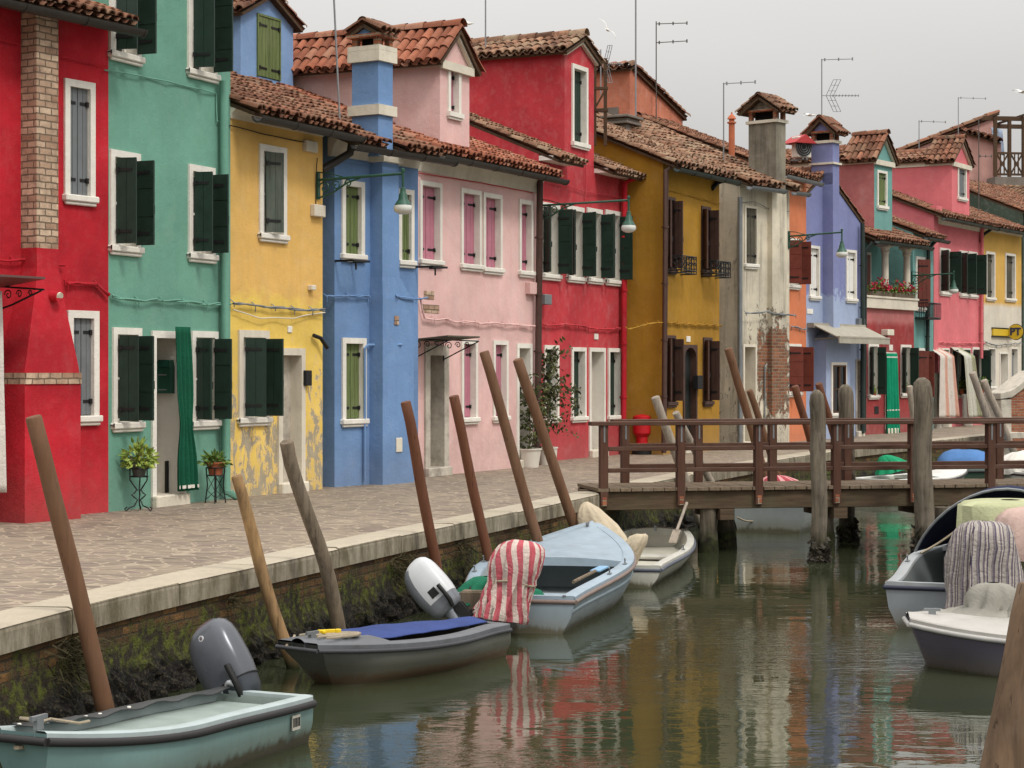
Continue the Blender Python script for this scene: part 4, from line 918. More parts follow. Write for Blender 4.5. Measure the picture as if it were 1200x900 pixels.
# smooth the polyline
def chaikin(p, n=2):
    for _ in range(n):
        q = [p[0]]
        for a, b in zip(p, p[1:]): q += [a.lerp(b, .25), a.lerp(b, .75)]
        p = q+[p[-1]]
    return p
E = chaikin(E, 2)
def pave_mat():
    b = NB('paving'); o = b.co(); vec = b.map(o, (1,1,1), rot=(0,0,R(24)))
    w = b.n('ShaderNodeVectorMath', 0, {'operation': 'MULTIPLY_ADD'}, i0=b.noise(vec, 1.5, 3, out=1), i1=(.25,.25,0), i2=vec)
    sc_ = b.map(w, (4.2, 6.6, 1)); v = b.n('ShaderNodeTexVoronoi', 0, {'feature': 'DISTANCE_TO_EDGE'}, Vector=sc_, Scale=1.0); vc = b.n('ShaderNodeTexVoronoi', 1, {'feature': 'F1'}, Vector=sc_, Scale=1.0)
    n1 = b.noise(o, .6, 5, .6); n2 = b.noise(o, 14, 5, .7); n3 = b.noise(o, 60, 3, .7)
    t = b.sep(vc, 0)
    col = b.mix(t, lin((100,90,78)), lin((138,124,107))); col = b.mix(b.ramp(b.sep(vc, 1), .6, 1, 0, .7), col, lin((108,92,88)))
    col = b.mix(b.ramp(n2, .4, .75, 0, .45), col, lin((98,86,74))); col = b.mix(b.ramp(n1, .35, .7, 0, .35), col, lin((150,136,118)))
    j = b.ramp(v, .02, .07, 1, 0); col = b.mix(b.math('MULTIPLY', j, .55), col, lin((180,164,142)))
    h = b.math('ADD', b.math('MULTIPLY', j, -1.0), b.math('MULTIPLY', n3, .3))
    return b.done(col, b.ramp(n2, .3, .7, .6, .85), b.bump(h, .4, .012), spec=.35)
mb = MB(); top = [(-60, -20, 0)]; 
mb.poly([(p.x, p.y, 0) for p in E]+[(60,400,0),(-400,400,0),(-400,E[0].y,0)]); o = mb.build('pavement', pave_mat()); tag(o, 'stone paved quay walk', None, None, 'structure')
mb = MB(); mb.quad((-700,-300,-2.6),(900,-300,-2.6),(900,900,-2.6),(-700,900,-2.6)); tag(mb.build('ground', simple('mud', (70,66,52), .95, 0, .2, .4)), 'canal bed', None, None, 'structure')
def water_mat():
    b = NB('canal_water'); o = b.co()
    big = b.noise(b.map(o, (.35,.8,1), rot=(0,0,R(-12))), 1.0, 3, .5, .3); mid = b.noise(b.map(o, (1.6,4.2,1), rot=(0,0,R(-8))), 1.0, 3, .55, .4); fine = b.noise(b.map(o, (5,12,1), rot=(0,0,R(6))), 1.0, 3, .6, .5)
    calm = b.ramp(b.noise(o, .30, 4, .55), .46, .62, .12, 3.2)
    h = b.math('ADD', b.math('MULTIPLY', big, .9), b.math('ADD', b.math('MULTIPLY', mid, .24), b.math('MULTIPLY', fine, b.math('MULTIPLY', calm, .16))))
    m = b.done(b.mix(b.ramp(big, .3, .7), (.026,.032,.016), (.036,.042,.021)), .0, b.bump(h, .22, .05)); b.b.inputs['IOR'].default_value = 1.7
    b.b.inputs['Specular IOR Level'].default_value = .5
    return m
mb = MB(); mb.quad((-40,-60,WATER),(300,-60,WATER),(300,300,WATER),(-40,300,WATER)); o = mb.build('canal_water', water_mat()); tag(o, 'green canal water', None, None, 'structure')

# quay wall: coping blocks over mossy brick, crusted with weed and mussels at the water
def quay_mat():
    b = NB('quay_brick'); uv = b.co('UV'); o = b.co(); z = b.sep(uv, 1)
    nd = b.nt.nodes.new('ShaderNodeTexBrick'); wob = b.n('ShaderNodeVectorMath', 0, {'operation': 'MULTIPLY_ADD'}, i0=b.noise(uv, 9, 3, out=1), i1=(.02,.02,0), i2=uv); b.set(nd.inputs['Vector'], wob)
    for k, v in (('Color1',(0,0,0,1)),('Color2',(1,1,1,1)),('Mortar',(.5,.5,.5,1)),('Scale',1),('Mortar Size',.010),('Mortar Smooth',.4),('Brick Width',.26),('Row Height',.075)): nd.inputs[k].default_value = v
    n1 = b.noise(o, 2.2, 6, .65); n2 = b.noise(o, 12, 6, .7); n3 = b.noise(o, 40, 4, .7)
    zz = b.math('ADD', z, b.ramp(n1, .25, .75, -.22, .22))
    br = b.mix(nd.outputs[0], lin((82,54,34)), lin((140,102,56))); br = b.mix(b.math('MULTIPLY', nd.outputs[1], b.ramp(zz, -.42, -.25, .25, 1)), br, lin((70,62,48))); br = b.mix(b.ramp(n2, .4, .7, 0, .75), br, lin((74,62,44)))
    br = b.mix(b.ramp(zz, -.20, -.40), br, lin((50,43,32)))
    moss = b.mix(n3, lin((56,66,16)), lin((122,130,40)))
    mk = b.math('MULTIPLY', b.ramp(n2, .45, .62), b.math('MULTIPLY', b.ramp(zz, -.22, -.40), b.ramp(zz, -.74, -.58))); br = b.mix(b.math('MULTIPLY', mk, .85), br, moss)
    crust = b.mix(b.ramp(n3, .50, .68), lin((13,11,9)), lin((78,70,52))); br = b.mix(b.ramp(zz, -.50, -.66), br, crust)
    return b.done(br, .85, b.bump(b.math('SUBTRACT', b.math('MULTIPLY', b.math('ADD', n2, n3), 1.4), b.math('MULTIPLY', nd.outputs[1], b.ramp(zz, -.40, -.22))), .9, .025), spec=.3)
EDGE_PX_ = None
cum = [0.0]
for a, b in zip(E, E[1:]): cum.append(cum[-1]+(b-a).length)
def edge(s):
    for k in range(len(E)-1):
        if s <= cum[k+1] or k == len(E)-2:
            t = (s-cum[k])/(cum[k+1]-cum[k]); p = E[k].lerp(E[k+1], t); d = (E[k+1]-E[k]).normalized(); return p, d, Vector((d.y,-d.x,0))   # point, tangent, outward (canal side)
q = empty('quay_wall', E[0], 0, 'mossy brick quay wall with pale stone coping along the canal', 'quay wall')
def rel(p): return (p[0]-E[0].x, p[1]-E[0].y, p[2]-E[0].z)
mb = MB(); s = 0.0
while s < min(cum[-1], cum[-1]-1):
    L = rnd.uniform(1.3, 2.2); dz = rnd.uniform(-.006,.006); pts0 = []; n = 4; pr = []
    for k in range(n+1):
        p, d, o_ = edge(min(s+.008+(L-.016)*k/n, cum[-1]-.1)); c = .035
        pr.append([rel(p-o_*.42+Vector((0,0,.012))), rel(p-o_*c+Vector((0,0,.016+dz))), rel(p-o_*.008+Vector((0,0,.004+dz))), rel(p+Vector((0,0,-.03+dz))), rel(p+Vector((0,0,-.175))), rel(p-o_*.42+Vector((0,0,-.175)))])
    mb.loft(pr, 0, rnd.random(), True, True); s += L
def cope_mat():
    b = NB('coping_stone'); o = b.co(); g = b.n('ShaderNodeNewGeometry', 1); side = b.ramp(b.sep(g, 2), .75, .35)
    n1 = b.noise(o, 2.5, 6, .65); n2 = b.noise(o, 24, 5, .7); st = b.noise(b.map(o, (3.4,3.4,1.1)), 1.6, 8, .74); t = b.attr('tint'); c = lin((178,168,150))
    col = b.mix(b.ramp(n1, .3, .7), scl(c, .82), scl(c, 1.05)); col = b.mix(b.ramp(n2, .45, .8, 0, .35), col, scl(c, .5)); col = b.mix(b.math('MULTIPLY', t, .25), col, lin((150,138,116)))
    grime = b.mix(n2, lin((58,52,38)), lin((112,102,78))); col = b.mix(b.math('MULTIPLY', side, b.ramp(st, .36, .62, .25, .92)), col, grime); col = b.mix(b.ramp(n1, .58, .72, 0, .35), col, lin((96,92,62)))
    return b.done(col, .85, b.bump(b.math('ADD', n2, n1), .35, .015), spec=.25)
cope = cope_mat()
mb.build('coping', cope, q)
mb = MB(); ss = 0.0; cols = []
vs = []; uvs = []
S_ = []
while ss < cum[-1]-.2:
    p, d, o_ = edge(ss); S_.append(ss); dist = max(6.0, p.y); ss += .055 if p.y < 32 else .4
nz_ = 22
for s_ in S_:
    p, d, o_ = edge(s_)
    for j in range(nz_+1):
        z = -.18-(1.2*j/nz_)
        lowk = sm((-.48-z)/.25); amp = .018+.12*lowk
        dsp = amp*abs(nz(s_*7, z*7, 1.3))+amp*.8*abs(nz(s_*17, z*17, 4.1))+.02*nz(s_*1.3, z*2)
        pt = p+o_*(-.05+dsp)+Vector((0,0,z+.02*lowk*nz(s_*15, z*15, 9))); vs.append(rel(pt)); uvs.append((s_, z))
w = nz_+1
mb.add(vs, [(i*w+j, i*w+j+1, (i+1)*w+j+1, (i+1)*w+j) for i in range(len(S_)-1) for j in range(nz_)], 0, .5, uvs)
mb.build('brick_face', quay_mat(), q)
# hanging weed tufts on the wall
mb = MB()
for xx, yy, nn, sz in ((88,742,420,.17),(272,700,60,.05),(470,668,300,.15),(545,632,160,.12),(700,606,120,.1)):
    best = min(range(0, int(cum[-1]*10)), key=lambda k: abs(((lambda p: (p.x/p.y*F+CX) if p.y > 1 else -9e9)(edge(k/10)[0]))-xx)); 
    for k in range(nn):
        p, d, o_ = edge(best/10+rnd.gauss(0, sz)); c = p+o_*.0+Vector((0,0,-.20-abs(rnd.gauss(0, sz))))
        e_ = c+o_*rnd.uniform(.02,.13)+d*rnd.uniform(-.09,.09)+Vector((0,0,rnd.uniform(-.12,.09))); sd = Vector((rnd.uniform(-1,1),rnd.uniform(-1,1),rnd.uniform(-1,1)))*.006
        mb.add([rel(c-sd), rel(c+sd), rel(e_)], [(0,1,2)], 0, rnd.random())
_wd = mb.build('weed', simple('wall_weed', (64,58,34), .9, 0, .4, 20, 0), q); tag(_wd, kind='stuff')
# ---------------------------------------------------------------- mooring poles
W_BROWN = wood('pole_brown', (106,76,55), .8, .7, 2, .12, (150,128,110), .8, low=-.75); W_RUST = wood('pole_rust', (100,62,43), .82, .65, 2, .08, (150,110,90), .8, low=-.75)
W_NAT = wood('pole_peeled', (170,136,94), .4, .85, 2, .8, (98,80,62), .5, low=-.7); W_GREY = wood('pole_weathered', (124,110,92), .45, .9, 2, .4, (96,90,80), 1, low=-.7)
W_PILE = wood('pile_old', (112,102,88), .3, .95, 2, .4, (150,142,128), .8, low=-.52); W_SILVER = wood('pole_silver', (160,148,134), .6, .85, 2, .3, (130,122,110), 1, low=-.7)
MUSSEL = simple('mussels', (52,46,36), .7, 0, .6, 14, .3)
def rdir_(): return Vector((rnd.gauss(0,1), rnd.gauss(0,1), rnd.gauss(0,1))).normalized()
def pole(top, bot, Dt, Db, r0, r1, mat, label, group='mooring poles leaning along the quay', wob=.012, chamf=False, zb=-1.9, name='mooring_pole', n=12):
    a = dp(*top, Dt); b = dp(*bot, Db); d = (b-a); c = a+d*((a.z-zb)/(a.z-b.z)); L = (c-a).length; mb = MB(); k = 16; pts = []; rs = []
    for i in range(k+1):
        t = i/k; w = Vector((nz(t*3+Dt, 1)*wob, nz(t*3+Dt, 7)*wob, 0))*2*(t > 0); pts.append(a.lerp(c, t)+w-c); rs.append(lerp(r0, r1, t)*(1+.05*nz(t*6, Dt)))
    ax = (pts[0]-pts[1]).normalized()
    if chamf: pts = [pts[0]+ax*.16, pts[0]+ax*.10]+pts; rs = [r0*.35, r0*.85]+rs
    else: pts = [pts[0]+ax*.012]+pts; rs = [rs[0]*.86]+rs
    mb.tube(pts, rs, n); o = mb.build(name, mat, None, smooth=50); o.location = c
    if chamf:                                        # mussels and weed round the foot
        ms = MB()
        for k in range(260):
            a_ = rnd.uniform(0, 2*PI); z = WATER+abs(rnd.gauss(0, .17))-.06; t_ = (a.z-z)/(a.z-zb); p = a.lerp(c, t_)-c; rr = r1*1.0; n_ = Vector((math.cos(a_), math.sin(a_), 0)); s_ = rnd.uniform(.018,.045)
            ms.obox(p+n_*(rr+s_*.3), rdir_()*s_, rdir_()*s_*.6, rdir_()*s_*.5, 0, rnd.random())
        tag(ms.build('mussel_crust', MUSSEL, o), kind='stuff')
    return tag(o, label, 'mooring pole', group)
pole((39.5,490),(122,818),13.6,13.9,.058,.072,W_BROWN,'brown painted pole rising beside the teal boat, nearest on the left')
pole((277.5,559),(345,800),16.6,16.9,.05,.062,W_NAT,'peeled yellowish wooden pole beside the bow of the dark boat', wob=.026); pole((336,519),(398,735),17.4,17.9,.062,.07,W_GREY,'dark weathered grey pole between peeled pole and rust pole', wob=.03)
pole((475.5,472),(513,672),20.4,20.7,.055,.06,W_RUST,'rust brown pole behind the white outboard motor'); pole((532,465),(573,657),21.6,21.9,.055,.06,W_RUST,'rust brown pole behind the striped motor cover')
pole((567.5,413),(629,629),23.2,23.5,.06,.066,W_BROWN,'tall brown pole standing in front of the pink house windows'); pole((607,422),(671,611),24.6,25.0,.064,.07,W_BROWN,'brown pole crossing in front of the white pots and shrubs')
pole((768,466),(806,570),31.0,31.4,.07,.075,W_SILVER,'pale grey pole left of the mustard house door, behind the railing'); pole((792,484),(836,570),31.5,32.2,.06,.065,W_SILVER,'short pale grey pole in front of the mustard house door')
pole((853.5,409),(897,560),35.5,36.0,.075,.08,W_BROWN,'long brown pole before the grey house downpipe'); pole((878.5,458),(912,560),36.2,36.6,.06,.065,W_BROWN,'shorter brown pole in front of the grey house door')
pole((931.5,453),(951,520),38.5,38.8,.075,.08,W_RUST,'brown pole in front of the orange house'); pole((959.5,450),(980,520),39.6,40,.075,.08,W_RUST,'brown pole in front of the lilac house')
pole((1066,453),(1074,520),43,43.3,.07,.075,W_SILVER,'thin grey pole half hidden behind the right timber pile'); pole((1139.5,437),(1168,520),45.5,45.8,.085,.09,W_SILVER,'grey pole leaning before the striped door curtain'); pole((1153,446),(1184,520),44.5,44.9,.08,.085,W_SILVER,'grey pole leaning before the white ground floor')
pole((1217,690),(1163,960),9.6,9.5,.105,.115,wood('pole_near', (112,90,70), .5, .75, 2, .4, (134,116,100), .6, low=-1.1),'thick brown pole leaning in the near right corner', zb=-1.8)
for (x, y, yb, D, r, lab) in ((957.5,471,659,26.4,.105,'thick weathered timber pile left of centre before the bridge'),(991,463,646,29.55,.12,'thick weathered timber pile behind the far bridge rail'),(1081,456,656,27.5,.135,'tallest weathered timber pile on the right of the bridge')):
    pole((x,y),(x+3,yb),D,D,r,r*1.04,W_PILE,lab,'timber piles at the footbridge', wob=.03, chamf=True, name='timber_pile', n=16)

# ---------------------------------------------------------------- wooden footbridge
A = dp(698,570,27.3); B = dp(1200,570,28.5); A.z = B.z = 0; bu = (B-A).normalized(); BW = 1.2; BL = 9.2
br = empty('footbridge', A, math.atan2(bu.y, bu.x), 'brown wooden footbridge with plank railings across the canal', 'footbridge')
BROWN = wood('bridge_brown', (78,52,40), .72, .65, 0, .18, (140,120,104), .9); BROWNV = wood('bridge_post', (80,52,40), .72, .65, 2, .15, (140,120,104), .9); DECK = wood('bridge_deck', (116,100,82), .6, .85, 1, .4, (130,118,104), 1); BEAM = wood('bridge_beam', (92,76,60), .5, .9, 0, .4, (76,80,56), .8)
mb = MB(); n = int((BL+.4)/.16)
for k in range(n): x = .02+k*.16; mb.box(x+.004, x+.154, -.06+rnd.uniform(-.012,.012), BW+.06, .035, .085+rnd.uniform(-.003,.003))
mb.build('deck', DECK, br, bevel=.004)
mb = MB()
for y in (0.0, BW-.12): mb.box(.02, BL, y, y+.12, -.225, .03)
mb.box(-.1, BL, BW/2-.08, BW/2+.08, -.2, .03); mb.build('beam', BEAM, br, bevel=.008)
def bx(px, D): p = dp(px, 500, D); return (Vector((p.x, p.y, 0))-A).dot(bu)
near = [bx(px, 27.3+(px-698)/502*1.2) for px in (707,797,888,979,1069,1160,1252)]; far = [bx(px, 28.5+(px-698)/502*1.2) for px in (733,819,906,994,1085,1173,1262)]
for rowx, y, yo in ((near, -.07, -1), (far, BW-.06, 1)):
    for x in rowx:
        mb = MB(); mb.box(x-.055, x+.055, y, y+.13, -.17, .955); mb.box(x-.012, x+.012, y-.004, y-.0005, .72, .96, 1); mb.box(x-.03, x+.03, y-.006, y-.0005, -.16, -.04, 2); mb.build('post', [BROWNV, M['zinc'], M['brickred']], br, bevel=.008)
    x0, x1 = rowx[0]-.2, BL; yc = y+.065
    for z, hh, ww, nm in ((.965,.055,.19,'handrail'),(.63,.095,.05,'rail'),(.33,.095,.05,'rail')):
        mb = MB(); 
        if nm == 'handrail': mb.box(x0, x1, yc-ww/2, yc+ww/2, z-.01, z+hh-.01)
        else:
            for a, b in zip(rowx, rowx[1:]): mb.box(a+.057, b-.057, yc-.05, yc+.05, z-.03, z+.028); 
        mb.build(nm, BROWN, br, bevel=.006)
for px, D, y0, y1 in ((830,27.75,-1.9,-.22),(851,28.35,-1.9,-.22),(967,28.3,-1.9,-.22),(1101,28.9,-1.9,-.22),(1106,27.9,-1.9,-.22)):
    p = dp(px, 600, D); mb = MB(); c = Vector((p.x, p.y, 0))-A; c = Vector((c.dot(bu), c.dot(Vector((-bu.y,bu.x,0))), 0))
    rings = []
    for k in range(15):
        z = lerp(y0, y1, k/14); low = sm((-.5-z)/.2); rings.append([c+Vector((math.cos(a)*(.12+low*(.03+.05*nz(a*3+px, z*6))), math.sin(a)*(.12+low*(.03+.05*nz(a*3+px, z*6, 3))), z)) for a in [2*PI*j/14 for j in range(14)]])
    mb.loft(rings); mb.build('support_pile', W_PILE, br, smooth=60)
for px in (840, 980, 1104):
    x = bx(px, 28.1); mb = MB(); mb.box(x-.1, x+.1, -.05, BW+.05, -.38, -.228); mb.build('cross_beam', BEAM, br)

# ---------------------------------------------------------------- boats
def hullmat(name, rgb, low=(40,34,26), zl=.06, scuff=.25, rough=.35):
    b = NB(name); o = b.co(); c = lin(rgb); n1 = b.noise(o, 1.8, 5, .6); n2 = b.noise(b.map(o, (2,2,14)), 1.6, 6, .7); n3 = b.noise(b.map(o, (9,9,1.2)), 1.5, 5, .65); z = b.sep(o, 2)
    col = b.mix(b.ramp(n1, .3, .7), scl(c, .88), scl(c, 1.08)); col = b.mix(b.ramp(n2, .58, .75, 0, scuff), col, scl(c, .45)); col = b.mix(b.ramp(n3, .55, .8, 0, scuff*.8), col, (.09,.075,.05))
    e = b.math('ADD', z, b.ramp(n3, .3, .7, -.035, .035)); col = b.mix(b.ramp(e, zl, zl-.05), col, lin(low)); col = b.mix(b.math('MULTIPLY', b.ramp(e, zl+.16, zl), .45), col, lin((92,86,62)))
    return b.done(col, b.ramp(n2, .4, .7, rough, rough+.25), b.bump(n1, .04, .01))
GEL = lambda nm, c, r=.45: simple(nm, c, r, 0, .08, 5, .04, 60, dirt=.25, dirtcol=(110,104,92))
def boat(label, S, Bw, beam, tb, bb, fs, fm, fb, mats, deck0=.6, deck1=1.0, kz=-.22, rake=.3, trake=-.06, floor=.06, gun=.08, flare=.84, rail=.022, aft=0.0, benches=(), group='boats moored in the canal', bp=2.1, coam=False, name='moored_boat', crown=.035, tuck=.13, strake=False):
    S = Vector((*S, WATER)); Bw = Vector((*Bw, WATER)); L = (Bw-S).length; a = math.atan2((Bw-S).y, (Bw-S).x)
    e = empty(name, S, a, label, 'boat', group); hm, dm, im, rm = mats; n = 26
    def hb(t): return lerp(tb, beam, sm(t/.45)) if t < .45 else lerp(beam, bb, ((t-.45)/.55)**bp)
    def sh(t): return lerp(fs, fm, sm(t/.5)) if t < .5 else lerp(fm, fb, ((t-.5)/.5)**1.6)
    def X(t, z): return t*L+rake*(max(t-.5, 0)/.5)**3*(z-sh(t))/max(fb, .1)+trake*(1-t)**6*(z/max(fs,.1)-1)*-1
    def sec(t):
        w, s = hb(t), sh(t); q = sm((1-t)/.25)
        pr = [(w, s), (w*.985, s-.09), (w*lerp(.70,.95,q), s*.45), (w*lerp(.5,flare,q), .03), (w*lerp(.3,flare*.9,q), -.08), (w*.3, kz*.9), (0, kz)]
        pts = pr+[(-y, z) for y, z in reversed(pr[:-1])]
        return [Vector((X(t, z), y, z)) for y, z in pts]
    rings = [sec(k/n) for k in range(n+1)]
    mb = MB(); mb.loft(rings, 0, .5, False); mb.poly(list(reversed(rings[0]))); mb.poly(rings[-1]); mb.build('hull', hm, e, smooth=40)
    mb = MB()                                            # gunwale cap and inside
    ins = lambda t: max(hb(t)-gun, .02); fl = lambda t: max(min(hb(t)-gun-.05, hb(t)*flare*.86), .015)
    for sg in (1, -1):
        st = []
        for k in range(n+1):
            t = k/n; s = sh(t); st.append([Vector((X(t,s), sg*(hb(t)+.004), s-.035)), Vector((X(t,s), sg*(hb(t)+.004), s+.004)), Vector((X(t,s), sg*(hb(t)-.01), s+.014)), Vector((X(t,s), sg*(ins(t)+.008), s+.014)), Vector((X(t,s), sg*ins(t), s+.002)), Vector((X(t,s)-.0, sg*(ins(t)-.006), s-.05))])
        mb.loft(st, 0, .5, False)
    mb.hexa([Vector((x, y, z)) for z in (fs-.04, fs+.012) for x, y in ((X(0,fs)-.005, -tb), (X(0,fs)+.07, -tb+.01), (X(0,fs)+.07, tb-.01), (X(0,fs)-.005, tb))])
    mb.build('gunwale', dm, e, smooth=40)
    mb = MB(); k0, k1 = int(aft*n), max(2, round(min(deck0+(tuck if .2 < deck0 < .8 else 0), .97)*n)); inr = []
    for k in range(max(k0,0), k1+1):
        t = max(k/n, .02); s = sh(t); inr.append([Vector((X(t,s)+(0.03 if k == 0 else 0), y, z)) for y, z in ((ins(t)-.004, s-(.01 if t <= deck0 else .05)), (lerp(ins(t), fl(t), .5), lerp(s, floor, .5)), (fl(t), floor), (-fl(t), floor), (-lerp(ins(t), fl(t), .5), lerp(s, floor, .5)), (-ins(t)+.004, s-(.01 if t <= deck0 else .05)))])
    mb.loft(inr, 0, .5, False); mb.poly(inr[0]); mb.poly(list(reversed(inr[-1]))); mb.build('cockpit', im, e, smooth=30)
    dk = MB()
    def deckpart(t0, t1):
        m_ = 10; dk.grid(lambda i, j: (lambda t, v: Vector((X(t, sh(t)), v*(ins(t)+.012), sh(t)+(.006 if crown >= 0 else -.05)+max(crown,0)*(1-v*v))))(lerp(t0, t1, j), 2*i-1), 8, m_)
        for t in (t0, t1):
            if .03 < t < .97: dk.grid(lambda i, j: Vector((X(t, sh(t)), (2*i-1)*(ins(t)+.012), lerp(sh(t)-(.055 if crown >= 0 else .12), sh(t)+(.006 if crown >= 0 else -.05)+max(crown,0)*(1-(2*i-1)**2), j))), 8, 1)
    if deck0 < deck1: deckpart(deck0, deck1)
    if aft > 0: deckpart(0.0, aft)
    if deck0 < deck1 or aft > 0: dk.build('deck', dm if crown >= 0 else im, e, smooth=40)
    if rail:
        mb = MB()
        for sg in (1, -1): mb.tube([Vector((X(k/n, sh(k/n)), sg*(hb(k/n)+.012), sh(k/n)-.045)) for k in range(n+1)], rail, 7)
        mb.tube([Vector((X(0,fs)-.012, y, fs-.045)) for y in (-tb-.01, 0, tb+.01)], rail, 7)
        if strake:
            for sg in (1, -1): mb.tube([Vector((X(k/n, sh(k/n)*.62), sg*(lerp(hb(k/n)*lerp(.70,.95,sm((1-k/n)/.25)), hb(k/n)*.985, .36)+.006), sh(k/n)*.62)) for k in range(n+1)], .016, 6, 1)
        if bb > .06: mb.tube([Vector((X(1,fb)+.012, y, fb-.045)) for y in (-bb-.01, 0, bb+.01)], rail, 7)
        mb.build('rub_rail', [rm, hm], e, smooth=60)
    for tbn in benches:
        mb = MB(); mb.box(tbn*L-.14, tbn*L+.14, -ins(tbn)+.01, ins(tbn)-.01, sh(tbn)-.17, sh(tbn)-.13); mb.build('thwart', dm, e, bevel=.01)
    mb = MB(); c = Vector((X(.93, sh(.93)), 0, sh(.93)+.03)); mb.bar(c+Vector((-.07,0,.05)), c+Vector((.07,0,.05)), .025, .025); mb.box(c.x-.03, c.x+.03, -.015, .015, c.z-.02, c.z+.05); mb.build('cleat', M['zinc'], e)
    e['L'] = L
    return e, hb, sh, L, X
def bw(e, x, y, z): return Matrix.Translation(e.location) @ Matrix.Rotation(e.rotation_euler.z, 4, 'Z') @ Vector((x, y, z))
RUB = simple('black_rubber', (44,42,42), .7, 0, .2, 9, .1); DK = simple('dark_deck', (92,94,98), .6, 0, .2, 5, .1, dirt=.3)
b1 = boat('small teal green boat in the near left corner with a grey outboard', (-1.71,13.6), (-2.82,11.2), .40, .38, .20, .325, .36, .50, (hullmat('hull_teal', (118,148,146), (34,36,36), .11, .22), GEL('gel_pale', (158,170,170)), GEL('inside_teal', (138,150,144)), RUB), deck0=.06, rake=.12, rail=.026, crown=-1)
b2 = boat('low dark grey boat with a blue tarpaulin over its deck', (-.24,17.75), (-1.73,15.85), .52, .28, .22, .285, .30, .36, (hullmat('hull_dark', (92,94,90), (84,58,46), .10, .5), DK, simple('inside_dark', (70,68,62), .8, 0, .2), simple('trim_dark', (60,60,64), .6)), deck0=.68, rake=.3, rail=.018, flare=.7, gun=.15)
b3 = boat('pale blue grey boat seen from astern with a decked bow', (.02,19.25), (1.0,24.6), .84, .60, .10, .35, .43, .65, (hullmat('hull_bluegrey', (124,138,146), (58,56,44), .08, .3), GEL('gel_blue', (142,158,170)), GEL('inside_grey', (136,144,146), .6), simple('rail_wood', (120,104,96), .6)), deck0=.52, rake=.5, gun=.13, benches=(.2,), strake=True)
b4 = boat('small off white dinghy lying behind the pale blue boat', (1.20,23.3), (2.10,28.2), .70, .56, .42, .25, .26, .29, (hullmat('hull_white', (178,178,168), (60,60,48), .08, .35), GEL('gel_white', (180,178,168)), GEL('inside_white', (176,172,158), .6), simple('rail_grey', (84,88,98), .6)), deck0=.96, gun=.1, benches=(.25,.55), rake=.2)
b5 = boat('grey boat lying under the footbridge', (4.1,31.3), (5.7,35.6), .75, .6, .1, .5, .45, .52, (hullmat('hull_grey', (122,128,126), (54,56,46), .08), GEL('gel_grey', (200,200,194)), GEL('inside_dim', (150,150,142)), RUB), deck0=.55)
b6 = boat('white decked boat beyond the footbridge with a green tarpaulin', (7.3,40.0), (9.7,42.2), .7, .55, .1, .36, .36, .5, (hullmat('hull_pale', (150,152,146), (70,72,60), .2), GEL('gel_pale2', (206,206,200)), GEL('inside_pale', (160,160,150)), RUB), deck0=.5)
b7 = boat('dark green boat beyond the footbridge under a blue dome cover', (9.4,44.4), (12.2,45.6), .75, .6, .1, .36, .36, .48, (hullmat('hull_green', (44,74,62), (30,40,34), .1), GEL('gel_g', (90,110,104)), GEL('inside_g', (80,90,84)), RUB), deck0=.5)
b8 = boat('white boat with a cloth cover at the far right beyond the footbridge', (10.75,42.3), (14.4,43.2), .75, .6, .1, .4, .4, .48, (hullmat('hull_w2', (176,178,172), (80,84,74), .1), GEL('gel_w2', (208,208,204)), GEL('inside_w2', (170,170,162)), RUB), deck0=.5)
b9 = boat('grey boat on the right with a navy sprayhood and covered motor', (4.46,19.35), (6.4,24.4), .92, .78, .12, .445, .52, .68, (hullmat('hull_grey2', (112,118,122), (44,42,38), .07, .2), GEL('gel_grey2', (150,154,156)), GEL('inside_grey2', (92,98,100), .6), simple('rail_navy', (40,44,60), .5)), deck0=.62, gun=.12, benches=(.1,))
b10 = boat('dark violet grey boat with a white deck in the near right', (6.4,16.8), (3.45,17.1), .84, .7, .2, .34, .335, .42, (hullmat('hull_violet', (84,80,92), (52,46,40), .05, .2, .5), GEL('gel_cream', (166,162,156)), GEL('inside_cr', (150,146,140)), simple('rail_pale', (168,166,162), .5)), deck0=.4, rake=.16, bp=3.6, flare=.94)
# small fittings
def fit(e, mb, name, mats, **k): return mb.build(name, mats, e[0], **k)
mb = MB(); L = b1[3]
for k in range(10): t = .38+.06*k; mb.lathe([(.0,.0),(.014,.0),(.012,.012),(0,.014)], 8, (b1[4](t,.5), -(b1[1](t)-.05) if False else (b1[1](t)-.1)*-1, b1[2](t)+.022))
fit(b1, mb, 'snap_fasteners', M['white'])
mb = MB(); mb.grid(lambda i, j: (lambda t, v: Vector((b1[4](t,.5), -(b1[1](t)-v), b1[2](t)+.02+.012*math.sin(t*40)*(v > .06)+.01)))(lerp(.03,.93,i), lerp(.06,.17,j)), 30, 3); fit(b1, mb, 'cover_strip', simple('cover_black', (52,54,54), .6, 0, .2), smooth=60, solid=.01)
mb = MB(); y = b1[1](.09); mb.obox((b1[4](.09,.3), y+.008, .19), (.05,0,0), (0,.004,0), (0,0,.05)); 
for k in range(5): mb.obox((b1[4](.09,.3)-.036+.018*k, y+.0128, .192), (.0045 if k % 2 else .007,0,0), (0,.0012,0), (0,.0,.03), 1)
fit(b1, mb, 'registration_plate', [simple('plate_pale', (176,172,160), .6), M['iron']])
mb = MB(); mb.lathe([(.0,.0),(.035,.0),(.03,.02),(.0,.02)], 10, (b1[4](1,.4)+.01, 0, .4)); mb.tube([(b1[4](t_,.4), y_, b1[2](t_)+.03+h_) for t_, y_, h_ in ((.78,-.30,0),(.84,-.24,.02),(.9,-.2,.03),(.86,-.12,.015),(.80,-.18,.02),(.76,-.05,.0),(.7,-.1,.0))], .010, 6); fit(b1, mb, 'mooring_line', M['rope'])

